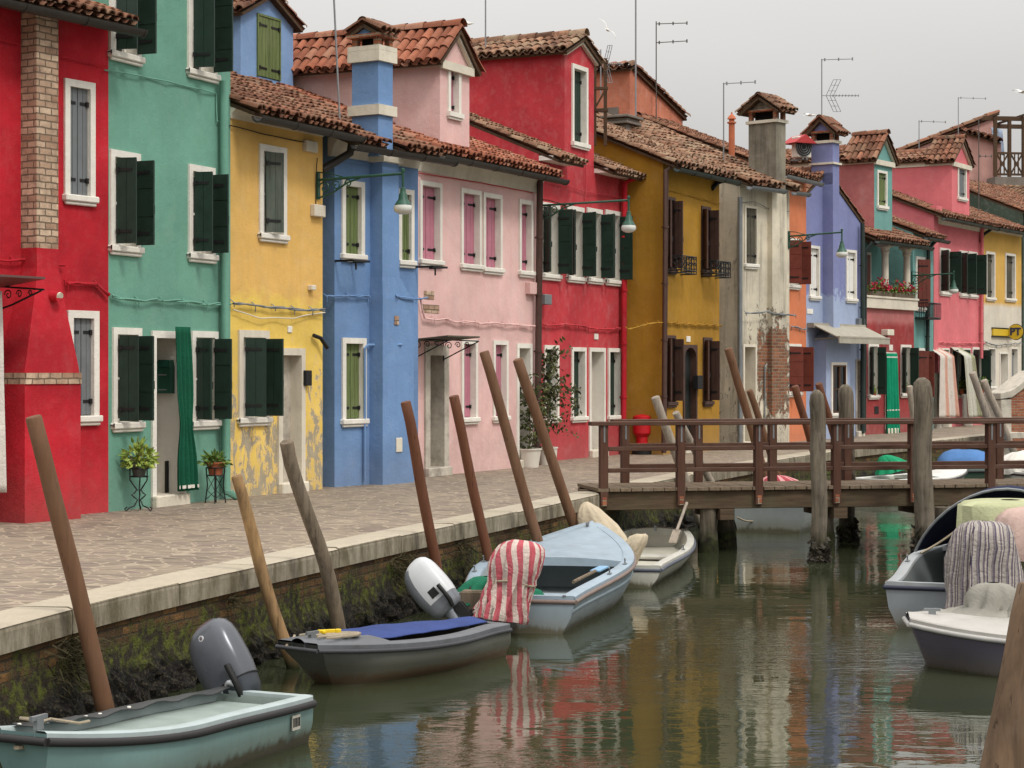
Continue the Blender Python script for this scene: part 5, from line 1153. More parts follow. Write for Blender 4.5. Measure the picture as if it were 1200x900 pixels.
mb = MB(); _L = b3[3]                                   # hoses, lashings and a clamp at the stern of the pale blue boat
for ph, y0_ in ((0,.45),(1.3,.34),(2.2,.2)): mb.tube([(.10+.05*k, y0_+.06*math.sin(k*.9+ph)-.03*k, b3[2](0)+.03+.05*abs(math.sin(k*.7+ph))) for k in range(9)], .012, 6)
fit(b3, mb, 'fuel_hose', M['iron'], smooth=60)
mb = MB(); mb.box(-.03,.10,.32,.52,.20,.40); mb.box(-.05,-.028,.30,.54,.10,.39); fit(b3, mb, 'motor_pad', W_GREY, bevel=.008)
mb = MB(); mb.box(-.012,-.002,-.44,-.40,.0,.33); mb.box(-.012,-.002,-.28,-.26,.02,.30); mb.lathe([(.0,.0),(.018,.0),(.018,.012),(0,.012)], 8, (.0,-.5,.36)); fit(b3, mb, 'stern_seam', M['zinc'])
for e_, nm in ((b4, 'drain_plug'), (b9, 'drain_plug')):
    mb = MB(); mb.tube([(0,-.3,.12),(-.02,-.3,.12)], .022, 10); mb.tube([(0,-.3,.05),(-.02,-.3,.05)], .016, 10); fit(e_, mb, nm, M['zinc'])
for bb_, ts in ((b3,(.3,.45)),(b4,(.4,)),(b9,(.3,))):
    for t_ in ts:
        for sg in (1,-1):
            mb = MB(); x_, y_, z_ = bb_[4](t_,.4), sg*(bb_[1](t_)-.05), bb_[2](t_)+.014; mb.box(x_-.05,x_+.05,y_-.02,y_+.02,z_,z_+.012); mb.tube([(x_,y_,z_),(x_,y_,z_+.05),(x_-.02,y_,z_+.07)], .008, 6); fit(bb_, mb, 'rowlock', M['zinc'])
def outboard(base, up, back, s, c_top, c_low, label, leg=True, handle=True, split=.9):
    """Outboard with an egg shaped cowling along 'up', a mid leg, clamp bracket, tiller and lower unit."""
    up = Vector(up).normalized(); back = Vector(back); back = (back-up*back.dot(up)).normalized(); sd = up.cross(back); sd = sd if sd.y < 0 else -sd
    e = empty('outboard_motor', base, 0, label, 'outboard motor', 'outboard motors on the boats')
    T = lambda x, y, z: back*x*s+sd*y*s+up*z*s
    prof = [(.00,.17,.14,.0),(.03,.23,.19,.0),(.10,.275,.215,.005),(.22,.295,.222,.01),(.235,.30,.226,.01),(.36,.315,.236,.012),(.50,.318,.238,.012),(.64,.308,.232,.01),(.76,.29,.215,.0),(.85,.262,.19,-.01),(.92,.215,.155,-.025),(.965,.15,.11,-.04),(.99,.08,.06,-.05),(1.0,.02,.018,-.055)]
    mb = MB(); rings = []
    for z, rx, ry, ox in prof:
        ring = []
        for k in range(20):
            a = 2*PI*k/20; c, s_ = math.cos(a), math.sin(a); q = 2/3.0
            ring.append(T(ox+rx*math.copysign(abs(c)**q, c), ry*math.copysign(abs(s_)**q, s_), z))
        rings.append(ring)
    mb.loft(rings[:5], 1, .5, True, False); mb.loft(rings[4:], 0, .5, True, False); mb.poly(list(reversed(rings[0])), 1); mb.poly(rings[-1])
    for k_, f_ in enumerate(mb.f):
        cc_ = sum((Vector(mb.v[i_]) for i_ in f_), Vector())/len(f_)
        if cc_.dot(back)/s > split: mb.mi[k_] = 1
    mb.build('cowling', [c_top, c_low], e, smooth=55)
    mb = MB(); mb.tube([T(.0,0,.02), T(.02,0,-.15), T(.05,0,-.7), T(.05,0,-.9)], [.12*s,.10*s,.06*s,.06*s], 10)
    mb.obox(T(.09,0,-.8), T(.16,0,0), T(0,.08,0), T(0,0,.012)); mb.tube([T(-.05,0,-.95), T(.16,0,-.95)], [.06*s,.04*s], 10)
    for k in range(3): a = 2*PI*k/3; mb.obox(T(.17,.08*math.cos(a),-.95+.08*math.sin(a)), T(.012,-.01*math.sin(a),.01*math.cos(a)), T(0,.055*math.cos(a),.055*math.sin(a)), T(0,-.03*math.sin(a),.03*math.cos(a)))
    mb.build('drive_leg', c_low, e, smooth=40)
    mb = MB()
    for y in (-.07,.07): mb.obox(T(-.16,y,-.14), T(.08,0,0), T(0,.02,0), T(0,0,.14)); mb.tube([T(-.3,y,-.22), T(-.16,y,-.22)], .016*s, 6)
    mb.tube([T(-.1,-.1,-.05), T(-.1,.1,-.05)], .02*s, 8); mb.build('clamp_bracket', M['iron'], e)
    if handle: mb = MB(); mb.tube([T(-.12,.20,.0), T(-.16,.25,.10), T(-.17,.27,.22), T(-.17,.28,.40)], [.035*s,.04*s,.036*s,.036*s], 8); mb.build('tiller', M['iron'], e, smooth=50)
    return e, T
GREYM = simple('cowl_grey', (84,87,93), .25, .3, .06, 4, 0); WHITEM = simple('cowl_white', (188,190,192), .35, 0, .05, 4, .02); DGREY = simple('cowl_dark', (62,66,72), .4, .2, .1, 6, .02); MGREY = simple('cowl_mid', (120,124,130), .4, .2, .1, 6, .02)
bs = dp(284,822,13.75); tp_ = dp(240,730,13.9)
e, T = outboard(bs, tp_-bs, (-.75,.25,-.6), (tp_-bs).length, GREYM, DGREY, 'glossy grey outboard motor tilted up on the teal boat')
mb = MB(); mb.tube([T(-.06-.07*math.cos(q*.35), .235+.0*q, .12+.10*math.sin(q*.35)) for q in range(8)], [.004,.012,.02,.024,.022,.016,.01,.004], 6); mb.build('trim', simple('trim_silver', (190,192,194), .3, .3), e, smooth=60)
mb = MB(); mb.tube([T(.02,.192,.82), T(.022,.204,.822)], .022, 14); mb.tube([T(.022,.203,.822), T(.023,.207,.823)], .013, 12, 1); mb.build('emblem', [simple('emblem_pale', (190,190,192), .4), simple('emblem_grey', (96,88,92), .4)], e)
mb = MB(); mb.tube([T(.302*math.copysign(abs(math.cos(a))**.74, math.cos(a)), .221*math.copysign(abs(math.sin(a))**.74, math.sin(a)), .232) for a in [2*PI*k/40 for k in range(41)]], .006, 5); mb.build('seam', M['iron'], e)
bs = dp(528,716,18.95); tp_ = dp(482,660,19.1)
e, T = outboard(bs, tp_-bs, (-.7,.1,-.6), (tp_-bs).length, WHITEM, MGREY, 'white outboard motor with a grey skirt tilted up beside the striped cover', split=.10)
mb = MB(); mb.obox(T(-.02,.232,.36), T(.07,0,0), T(0,.006,0), T(0,0,.07)); mb.build('decal', M['iron'], e)

# ---------------------------------------------------------------- cloth: covers, tarpaulins
def stripes(name, cols, n, uv=True, rough=.9, jitter=0.0):
    b = NB(name); u = b.sep(b.co('UV'), 0); w = b.noise(b.co(), 3, 3); u = b.math('ADD', u, b.math('MULTIPLY', b.math('SUBTRACT', w, .5), jitter))
    f = b.math('FRACT', b.math('MULTIPLY', u, n)); r = b.nt.nodes.new('ShaderNodeValToRGB'); r.color_ramp.interpolation = 'CONSTANT'; b.L.new(f, r.inputs[0]); el = r.color_ramp.elements
    while len(el) > 1: el.remove(el[-1])
    for k, (p, c) in enumerate(cols):
        x = el[0] if k == 0 else el.new(p); x.position = p; x.color = (*lin(c), 1)
    n1 = b.noise(b.co(), 6, 5, .6); col = b.mix(b.ramp(n1, .4, .8, 0, .25), r.outputs[0], (.28,.22,.2)); col2 = b.mix(1, col, b.mix(b.noise(b.co(), 160, 2), (.86,.86,.86), (1,1,1)), 'MULTIPLY')
    return b.done(col2, rough, b.bump(b.math('ADD', b.math('MULTIPLY', b.math('ABSOLUTE', b.math('SUBTRACT', b.noise(b.co(), 5, 4, .6, 1.8), .5)), -3.0), b.noise(b.co(), 13, 4, .6, 1)), .5, .03), spec=.2)
def CLOTH(nm, c):
    b = NB(nm); o = b.co(); c = lin(c); n1 = b.noise(o, 3, 5, .6); n2 = b.noise(o, 11, 5, .6, 1.2); n3 = b.noise(o, 4.5, 4, .6, 2.0)
    ridge = b.math('ABSOLUTE', b.math('SUBTRACT', n3, .5)); col = b.mix(b.ramp(n1, .3, .7), scl(c, .82), scl(c, 1.08)); col = b.mix(b.ramp(n2, .52, .75, 0, .25), col, scl(c, .62))
    return b.done(col, .9, b.bump(b.math('ADD', b.math('MULTIPLY', ridge, -3.0), n2), .3, .03), spec=.15)
def cover(name, label, cat, c, up, side, prof, mat, folds=9, fold=.08, group='cloth covers on the boats', seed=0, rope=None, n=72, flat_=1.0, skew=0.0, plan=None, boxy=2.0):
    """A draped cover: rings (height, radius) round the axis with soft folds that deepen towards the hem."""
    c = Vector(c); up = Vector(up).normalized(); side = Vector(side); side = (side-up*side.dot(up)).normalized(); dep = up.cross(side); rings = [] ; K = len(prof)
    for i, q in enumerate(prof):
        z, r = q[0], q[1]; oy = q[2] if len(q) > 2 else 0; fa = fold*(.25+.75*(i/(K-1))); ring = []
        for k in range(n):
            a = 2*PI*k/n; q_ = folds*.42; f = 1+fa*1.7*(.55-2.2*abs(nz(math.cos(a)*q_+seed, math.sin(a)*q_, i*.16+seed)))+fa*.7*(.5-abs(nz(math.cos(a)*q_*2.3+seed, math.sin(a)*q_*2.3, i*.35)))+.21*nz(math.cos(a)*1.3+seed, math.sin(a)*1.3, z*2.6)+.05*nz(math.cos(a)*4+seed, math.sin(a)*4, z*9)
            ca, sa = math.cos(a), math.sin(a); q2 = 2/boxy; ring.append(side*(r*f*math.copysign(abs(ca)**q2, ca)+oy)+dep*(r*f*math.copysign(abs(sa)**q2, sa)*flat_)+up*(z+.03*nz(ca*1.5+seed, sa*1.5, i*.3)*(i > 1)))
        rings.append(ring)
    mb = MB(); mb.loft(rings, 0, .5, True, True, uv=True)
    if plan:                                         # cloth stripes run straight over the thing, as woven
        pu_, tilt_ = plan
        for k_, uv_ in enumerate(mb.uv):
            if uv_: mb.uv[k_] = [((lambda v_: (math.hypot(v_.dot(side), v_.dot(dep)/flat_)*math.atan2(v_.dot(side), -v_.dot(dep)/flat_)+tilt_*v_.dot(up)+.035*nz(v_.dot(up)*5, v_.dot(side)*4, seed))/pu_)(Vector(mb.v[i_])), 0.5) for i_ in mb.f[k_]]
    o = mb.build(name, mat, None, smooth=70); o.location = c
    if rope is not None:
        z, r = rope; rb = MB(); rb.tube([side*((r)*1.03*math.cos(a))+dep*(r*1.03*math.sin(a)*flat_)+up*(z+.01*math.sin(a*3)) for a in [2*PI*k/30 for k in range(31)]], .012, 6); rb.build('tie_rope', M['rope'], o)
    return tag(o, label, cat, group)
RW = stripes('cloth_redwhite', [(0,(178,84,94)),(.5,(200,184,174))], 1, jitter=.25)
c = dp(595,729,18.95); t_ = dp(606,640,19.05)
cover('motor_cover', 'red and white striped cloth tied over an outboard motor', 'motor cover', c, t_-c, (1,-.1,0), [(.80,.03,.05),(.795,.10,.05),(.775,.16,.045),(.735,.20,.035),(.67,.218,.025),(.60,.225,.015),(.53,.224,.005),(.47,.218,0),(.42,.21,-.005),(.37,.206,-.015),(.32,.21,-.03),(.26,.218,-.045),(.19,.222,-.06),(.12,.226,-.07),(.05,.228,-.08),(0,.225,-.085)], RW, 9, .22, rope=(.375,.212), seed=2, flat_=.85, plan=(.118,.12), boxy=2.2, n=110)
GW = stripes('cloth_greystripe', [(0,(82,76,92)),(.1,(172,164,156)),(.3,(104,97,106)),(.42,(178,168,160)),(.52,(76,70,88)),(.6,(164,157,150)),(.85,(124,116,120))], 1, jitter=.2)
c = dp(1152,733,18.95); t_ = dp(1150,610,19.0)
cover('motor_cover', 'grey striped cloth draped over the motor of the sprayhood boat', 'motor cover', c, (0.02,0,1), (1,0,0), [(1.01,.04,.0),(1.005,.14,0),(.97,.23,0),(.89,.285,0),(.78,.31,.0),(.62,.33,.0),(.43,.345,.01),(.24,.365,.02),(.05,.385,.03),(-.1,.40,.04)], GW, 9, .13, seed=5, flat_=.8, plan=(.15,-.05), boxy=2.1, n=110)
CR = CLOTH('cloth_cream', (190,176,152))
c = dp(699,642,25.0)
cover('motor_cover', 'cream cloth peaked over a motor behind the pale blue bow', 'motor cover', c, (-.12,0,1), (1,0,0), [(.60,.02,-.06),(.57,.07,-.06),(.50,.14,-.04),(.40,.20,-.01),(.28,.25,.03),(.12,.29,.06),(-.1,.33,.06)], CR, 5, .10, seed=8)
c = dp(742,652,24.0)
cover('cloth_bundle', 'cream canvas hanging over the dinghy side', 'cloth', c, (0,0,1), (1,0,0), [(.28,.05,.1),(.25,.11,.07),(.16,.13,.03),(.05,.12,-.02),(-.12,.09,-.06)], CR, 4, .22, seed=11)
GRC = CLOTH('cloth_pale_grey', (140,137,128)); o_ = dp(1164,722,17.5)
cover('canvas_bundle', 'pale grey canvas bundle heaped on the white deck', 'canvas', o_, (0,0,1), (1,0,0), [(.30,.05,.0),(.285,.12,0),(.24,.18,0),(.16,.215,0),(.08,.20,-.02),(.03,.28,-.08),(-.02,.36,-.12)], GRC, 7, .16, seed=14)
mb = MB(); p0 = dp(1082,726,17.6); p1 = dp(1212,720,17.6); mb.grid(lambda i, j: p0.lerp(p1, i)+Vector((0, lerp(-.12,.22,j)+.03*nz(i*8,j), .03+.05*abs(nz(i*7, j*4, 2))+.03*math.sin(j*PI))), 40, 8); o = mb.build('folded_canvas', GRC, None, smooth=70, solid=.012); tag(o, 'folded grey canvas strip along the far side of the white deck', 'canvas')
PG = CLOTH('cloth_pale_green', (172,174,138)); PK = CLOTH('cloth_pale_pink', (190,164,154)); NV = CLOTH('cloth_navy', (36,42,66))
c = dp(1184,690,20.5); cover('boat_cover', 'pale green canvas cover over the console of the right boat', 'boat cover', c, (0,0,1), (1,.2,0), [(.93,.1,0),(.92,.40,0),(.88,.52,0),(.6,.55,0),(.3,.57,0),(0,.60,0)], PG, 5, .06, seed=17)
c = dp(1206,655,19.8); cover('boat_cover', 'pale pink cloth folded over the green canvas', 'boat cover', c, (0,0,1), (1,.2,0), [(.53,.05,.0),(.5,.2,0),(.42,.29,0),(.25,.33,0),(.1,.36,0),(0,.34,0)], PK, 5, .10, seed=19)
mb = MB(); cx, cy = bw(b9[0], 3.2, 0, 0).xy       # navy sprayhood on hoops
def hood(i, j):
    a = PI*j; t = i; x = lerp(2.3, 3.8, t); hgt = lerp(.72, .2, t**2.4)*(1+.04*math.sin(t*9)); wd = lerp(.86, .62, t)
    return bw(b9[0], x+.15*math.sin(a)*(1-t)*-1, wd*math.cos(a)-.16*math.sin(a), .56+hgt*math.sin(a)**1.25)-bw(b9[0], 3, 0, 0)
mb.grid(hood, 14, 20); o = mb.build('sprayhood', NV, None, smooth=60, solid=.012); o.location = bw(b9[0], 3, 0, 0); tag(o, 'navy canvas sprayhood raised over the right boat', 'sprayhood')
mb = MB(); mb.tube([hood(0, j/20) for j in range(21)], .016, 6); mb.tube([hood(.5, j/20)+Vector((0,0,.012)) for j in range(21)], .014, 6); mb.build('hoop', M['zinc'], o)
# blue tarpaulin over the dark boat
_, hb2, sh2, L2, X2 = b2
mb = MB(); mb.grid(lambda i, j: (lambda t, v: Vector((X2(t,.4), lerp(-.98,.38,v)*(hb2(t)-.03), sh2(t)+.019+.030*math.sin(PI*v)+.010*nz(t*9, v*3))))(lerp(.03,.70,i), j), 50, 14, uv=True); o = mb.build('tarpaulin', CLOTH('tarp_blue', (58,72,122)), None, smooth=60, solid=.008); o.location = b2[0].location; o.rotation_euler = b2[0].rotation_euler; tag(o, 'blue tarpaulin stretched over the dark grey boat', 'tarpaulin')
mb = MB(); pts = []
for k in range(60): a = k*.42; q_ = 1+.45*nz(k*.11, 3); pts.append((L2*.82+.17*q_*math.cos(a)+.05*nz(k*.07, 8), .02+.12*q_*math.sin(a*.93)+.04*nz(k*.09,1), sh2(.82)+.055+.012*abs(nz(k*.4, 5))))
mb.tube(pts, .012, 6); o = mb.build('rope_coil', M['rope'], None, smooth=60); o.location = b2[0].location; o.rotation_euler = b2[0].rotation_euler; tag(o, 'loose coil of rope on the bow of the dark grey boat', 'rope')
mb = MB()
for q in range(4): mb.tube([(L2*(.74+.05*k), -.2+.1*q+.05*nz(k*.5,q*3)+.02*k, sh2(.74+.05*k)+.05+.008*abs(nz(k*.7,q))) for k in range(5)], .009, 5)
o = mb.build('rope_lines', M['rope'], None, smooth=60); o.location = b2[0].location; o.rotation_euler = b2[0].rotation_euler; tag(o, 'slack rope lines strewn over the bow of the dark grey boat', 'rope')
mb = MB(); mb.bar((0,0,0),(.15,.05,.0),.03,.03); mb.bar((.03,.01,0),(.06,-.05,0),.025,.025); mb.lathe([(.0,-.015),(.03,-.015),(.03,.015),(0,.015)],8,(.16,.05,0)); o = mb.build('hand_tool', simple('tool_yellow', (214,182,30), .5), None, bevel=.004); o.location = bw(b2[0], L2*.86, -.10, sh2(.86)+.075); tag(o, 'small yellow handle lying by the rope on the dark boat', 'tool')
GN = CLOTH('cloth_green', (34,104,78))
c = dp(566,706,19.6); cover('tarpaulin', 'green tarpaulin bundled behind the striped motor cover', 'tarpaulin', c, (0,0,1), (1,.1,0), [(.26,.05,.05),(.25,.14,.04),(.2,.21,.02),(.1,.26,0),(0,.29,0)], GN, 6, .16, seed=23)
c = dp(624,706,19.6); cover('tarpaulin', 'green tarpaulin end showing right of the striped motor cover', 'tarpaulin', c, (0,0,1), (1,.1,0), [(.14,.04,.0),(.12,.08,.0),(.06,.11,.0),(0,.13,0)], GN, 5, .16, seed=25)
c = dp(1046,552,40.9); cover('tarpaulin', 'bright green tarpaulin cone on the white decked boat', 'tarpaulin', c, (-.2,0,1), (1,0,0), [(.36,.03,-.1),(.33,.12,-.08),(.24,.22,-.03),(.12,.32,.03),(0,.4,.05)], CLOTH('cloth_emerald', (34,140,98)), 7, .1, seed=27)
c = dp(1130,549,44.9); cover('boat_cover', 'blue cover domed over the dark green boat', 'boat cover', c, (0,0,1), (1,.3,0), [(.44,.1,0),(.43,.3,0),(.37,.48,0),(.25,.60,0),(.1,.68,0),(0,.70,0)], CLOTH('cloth_blue', (84,124,176)), 5, .03, seed=29)
c = dp(1192,552,42.6); cover('boat_cover', 'white cloth cover on the boat at the far right', 'boat cover', c, (-.2,0,1), (1,.2,0), [(.42,.1,.1),(.38,.25,.05),(.25,.36,0),(.1,.42,0),(0,.46,0)], CLOTH('cloth_white', (216,212,204)), 5, .08, seed=31)
c = dp(914,574,34.6); cover('cloth_bundle', 'red and white striped cloth heap seen through the railing', 'cloth', c, (0,0,1), (1,0,0), [(.26,.05,-.05),(.24,.16,-.04),(.17,.27,0),(.08,.33,.02),(-.1,.36,.0)], stripes('cloth_redheap', [(0,(168,60,72)),(.6,(206,150,150))], 9), 6, .2, seed=33)
# oars
def oar(a, b, label, m1, m2):
    a = Vector(a); b = Vector(b); mb = MB(); mb.tube([Vector((0,0,0)), (b-a)*.7], .02, 8, 0); d = (b-a).normalized(); sd = d.cross(Vector((0,0,1))).normalized(); mb.obox((b-a)*.85, d*(b-a).length*.16, sd*.055, sd.cross(d)*.008, 1); o = mb.build('oar', [m1, m2], None, smooth=40); o.location = a; tag(o, label, 'oar', 'oars left in the boats')
oar(dp(672,682,20.4), dp(708,664,21.3), 'oar with a blue blade lying inside the pale blue boat', W_GREY, simple('oar_blue', (120,160,190), .5)); oar(dp(805,589,26.0), dp(788,636,25.6), 'wooden oar standing up in the off white dinghy', W_SILVER, W_SILVER)
# mooring ropes
def rope(p, q, sag, label, r=.012, n=14):
    mb = MB(); p = Vector(p); q = Vector(q); mb.tube([p.lerp(q, k/n)-p-Vector((0,0,sag*4*(k/n)*(1-k/n))) for k in range(n+1)], r, 6); o = mb.build('mooring_rope', M['rope'], None, smooth=60); o.location = p; tag(o, label, 'rope', 'mooring ropes')
rope(dp(1079,648,20.9), dp(1139,606,21.2), .03, 'pale rope rising to the pale green canvas on the right boat'); rope(dp(864,606,31.0), dp(903,597,31.8), .12, 'slack rope on the hull under the footbridge', .014)
rope(dp(336,756,15.9), dp(345,745,16.55), .02, 'short rope tying the dark boat bow to the peeled pole')
# ---------------------------------------------------------------- curtains
def curtain(h, xt, xb, yt, yb, out, mat, label, folds=5, tie=None, proj=None, hem=None, amp=.035):
    u0, u1 = h.at(xt[0], yt, out)[0], h.at(xt[1], yt, out)[0]; v0, v1 = h.at(xb[0], yb, out)[0], h.at(xb[1], yb, out)[0]; zt = h.at(sum(xt)/2, yt, out)[1]; zb = h.at(sum(xb)/2, yb, out)[1]
    def P_(i, j):
        a = lerp(u0, v0, j); b = lerp(u1, v1, j); 
        if tie: g = math.exp(-((j-tie)/.13)**2); m_ = (a+b)/2; a = lerp(a, m_, .3*g); b = lerp(b, m_, .3*g)
        o = out+amp*math.sin(i*folds*2*PI+1)*(.5+.5*j)+.02*nz(i*3, j*2, folds)
        if proj: o = lerp(.03, out, sm(j/proj))+(o-out)
        return Vector((lerp(a, b, i), -o, lerp(zt, zb, (j if not proj else j))))
    mb = MB(); mb.grid(P_, 40, 24, uv=True); nm = 'door_curtain'
    o = mb.build(nm, mat, None, smooth=60, solid=.01); o.matrix_world = Matrix.Translation(h.P0) @ Matrix.Rotation(h.e.rotation_euler.z, 4, 'Z')
    if hem:
        hb_ = MB(); 
        for j0, j1 in hem: hb_.grid(lambda i, j: P_(i, lerp(j0, j1, j))+Vector((0,-.009,0)), 40, 1)
        hb_.build('hem', M['white'], o, smooth=60)
    return tag(o, label, 'curtain', 'cloth curtains hung at house doors')
CG = CLOTH('curtain_green', (24,84,62)); curtain(teal, (205,222), (208,231), 383, 575, .16, CG, 'dark green curtain gathered beside the teal house door', 4, .6, None, [(.965,.985)], .03)
curtain(mar, (1038,1050.5), (1038,1053), 414, 508, .06, CLOTH('curtain_emerald', (22,140,104)), 'emerald curtain over the maroon house door', 4, None, None, [(.04,.055),(.70,.715)], .06)
curtain(cor, (1101,1116), (1099,1123), 407, 489, .42, stripes('curtain_rosestripe', [(0,(214,206,196)),(.62,(210,160,140))], 6), 'rose striped curtain hung out over the left coral house door', 4, None, .13, None, .05)
curtain(cor, (1128,1140), (1134,1150), 407, 489, .42, stripes('curtain_greenstripe', [(0,(206,206,192)),(.6,(158,160,130))], 5), 'olive striped curtain hung out over the right coral house door', 4, None, .13, None, .05)
curtain(red1, (-52,1), (-52,6), 340, 579, .42, CLOTH('curtain_white', (214,208,200)), 'white curtain edge hanging at the crimson house door', 4, None, None, None, .03)
# mailbox on the pale door of the teal house
mb = MB(); ur = teal.at(216,480)[0]-.09; y0 = teal.deep(205,445,ur)[0]; y1 = teal.deep(187.5,445,ur)[0]; z0, z1 = teal.deep(196,461,ur)[1], teal.deep(196,430,ur)[1]; u0, u1 = 0, y1-y0
mb.box(0, u1-u0, -.11, 0, 0, z1-z0); mb.hexa([(0,-.13,z1-z0),(u1-u0,-.13,z1-z0),(u1-u0,0,z1-z0),(0,0,z1-z0),(0.02,-.08,z1-z0+.09),(u1-u0-.02,-.08,z1-z0+.09),(u1-u0-.02,0,z1-z0+.09),(.02,0,z1-z0+.09)]); mb.box(.05,u1-u0-.05,-.115,-.1101,.23,.25,1); mb.box(.05,u1-u0-.05,-.115,-.1101,.04,.055,1)
o = mb.build('mailbox', [simple('mailbox_green', (20,72,56), .4), M['zinc']], None, bevel=.006); o.matrix_world = Matrix.Translation(teal.world(ur-.003, y1, z0)) @ Matrix.Rotation(teal.e.rotation_euler.z-R(90), 4, 'Z'); tag(o, 'dark green metal mailbox on the pale door of the teal house', 'mailbox')

# ---------------------------------------------------------------- plants
def leafmat(name, a, b_): 
    b = NB(name); t = b.attr('tint'); col = b.mix(t, lin(a), lin(b_)); return b.done(col, .55, None, spec=.3)
LF = leafmat('leaf_green', (58,84,30), (116,140,62)); LFD = leafmat('leaf_dark', (44,52,26), (92,98,52)); LFY = leafmat('leaf_lime', (92,120,40), (160,176,84)); FLR = leafmat('flower_red', (150,20,44), (206,50,84))
def leaf1(mb, p, d, L, w, m=0):
    d = Vector(d).normalized(); sd = d.cross(Vector((rnd.uniform(-1,1), rnd.uniform(-1,1), rnd.uniform(-.3,1)))).normalized(); n = sd.cross(d); p = Vector(p)
    mb.add([p, p+d*L*.45+sd*w/2-n*L*.06, p+d*L-n*L*.18, p+d*L*.45-sd*w/2-n*L*.06, p+d*L*.5+n*.0], [(0,1,4),(1,2,4),(2,3,4),(3,0,4)], m, rnd.random())
def rdir(up=.2): return Vector((rnd.gauss(0,1), rnd.gauss(0,1), rnd.gauss(up,1))).normalized()
def pot(mb, c, r0, r1, h, m=0, rim=True):
    mb.lathe([(0.01,0),(r0,0),(lerp(r0,r1,.5),h*.5),(r1,h),(r1*1.08,h) if rim else (r1*1.01,h),(r1*1.08,h+.025) if rim else (r1,h+.005),(r1*.9,h+.02),(r1*.86,h-.03),(.01,h-.03)], 18, c, m, caps=False)
def potted(p, rz, label, potm, r0, r1, h, leafm, fn, name='potted_plant', group=None, soil=True):
    e = empty(name, p, rz, label, 'plant', group); mb = MB(); pot(mb, (0,0,0), r0, r1, h); mb.build('pot', potm, e, smooth=40)
    if soil: mb = MB(); mb.lathe([(.01,h-.02),(r1*.88,h-.028)], 14, (0,0,0), 0, caps=False); mb.build('soil', M['soil'], e)
    mb = MB(); st = MB(); fn(mb, st); mb.build('foliage', leafm, e); 
    if st.v: st.build('stem', W_GREY, e)
    return e
def bushy(h, n, R_, up, L, w, H0=0):
    def f(mb, st):
        for k in range(n):
            d = rdir(up); p = Vector((0,0,h+H0))+Vector((d.x*R_[0], d.y*R_[0], abs(d.z)*R_[1]))*rnd.uniform(.15,1); leaf1(mb, p, (d+Vector((0,0,-.3))), L*rnd.uniform(.6,1.2), w*rnd.uniform(.7,1.2))
            if k % 9 == 0: st.tube([(0,0,h-.05), tuple(p*.5+Vector((0,0,h*.5))), tuple(p)], .005, 4)
    return f
TERR = simple('terracotta_pot', (150,84,56), .85, 0, .15, 6, .1); WPOT = simple('white_pot', (208,202,190), .7, 0, .06, 4, .1); ZPOT = simple('dark_pot', (70,72,66), .6)
def stand(p, rz, H, r, label, curls=True):
    e = empty('plant_stand', p, rz, label, 'plant stand', 'wrought iron plant stands'); mb = MB()
    for zr, rr in ((H, r), (H-.1, r*.9)): mb.tube([(rr*math.cos(2*PI*k/20), rr*math.sin(2*PI*k/20), zr) for k in range(21)], .008, 5)
    mb.build('ring', M['iron'], e); legs = MB()
    for k in range(3 if curls else 4):
        a = 2*PI*k/(3 if curls else 4)+.5; f = (lambda q: (q[0]*math.cos(a), q[0]*math.sin(a), q[1]))
        mb = MB()
        if curls: mb.tube([f(q) for q in ((r,H),(r*1.0,H-.14),(r*.5,H-.22),(.02,H-.27),(.03,H*.5),(.06,H*.42),(.10,H*.38),(.05,H*.3),(.02,H*.26),(.06,H*.12),(.13,.04),(.17,.0),(.19,.03),(.16,.05))], .009, 5)
        else: mb.tube([f((r,H)), f((r*.85,H*.5)), f((r*1.1,0))], .009, 5); mb.tube([f((r*.9,H-.1)), (r*.85*math.cos(a+1.57), r*.85*math.sin(a+1.57), H*.35), f((r*1.0,.05))], .006, 4)
        mb.build('leg', M['iron'], e)
    return e
rt = teal.e.rotation_euler.z
p1 = gp(163,598.5); stand(p1, rt, .52, .12, 'scrolled iron plant stand left of the teal house door')
potted(p1+Vector((0,0,.43)), 0, 'bushy green plant in a dark pot on the scrolled stand', ZPOT, .075, .10, .13, LFY, bushy(.13, 240, (.2,.28), .6, .10, .055), group='pots by the teal house')
p2 = gp(252.5,589.5); stand(p2, rt, .46, .12, 'straight legged iron plant stand right of the teal house door', False)
potted(p2+Vector((0,0,.36)), 0, 'low green plant in a terracotta pot on the straight stand', TERR, .08, .115, .15, LF, bushy(.15, 170, (.19,.14), .5, .10, .045), group='pots by the teal house')
u, z = teal.at(237,491); potted(teal.world(u, -.02, z+.03), 0, 'small leafy plant in a pale pot on the teal window sill', WPOT, .05, .065, .1, LF, bushy(.1, 50, (.09,.2), .9, .08, .045), group='pots by the teal house')
def climber(H, R_, n, L, arms):
    def f(mb, st):
        st.tube([(0,0,.2),(.02,0,H*.5),(-.01,.02,H)], .012, 5)
        for k in range(arms):
            z0 = H*rnd.uniform(.15,1.0); a = rnd.uniform(0,2*PI); pts = [Vector((0,0,z0))]; d = Vector((math.cos(a), math.sin(a)*.6, rnd.uniform(-.2,.8))).normalized()
            for q in range(7): d = (d+rdir(-.05)*.35+Vector((0,0,-.06*q*.3))).normalized(); pts.append(pts[-1]+d*R_*.2)
            st.tube(pts, .005, 4)
            for q in range(int(n/arms)): p = pts[rnd.randrange(len(pts))]+rdir()*.05; leaf1(mb, p, rdir(-.3), L*rnd.uniform(.6,1.3), L*.55)
    return f
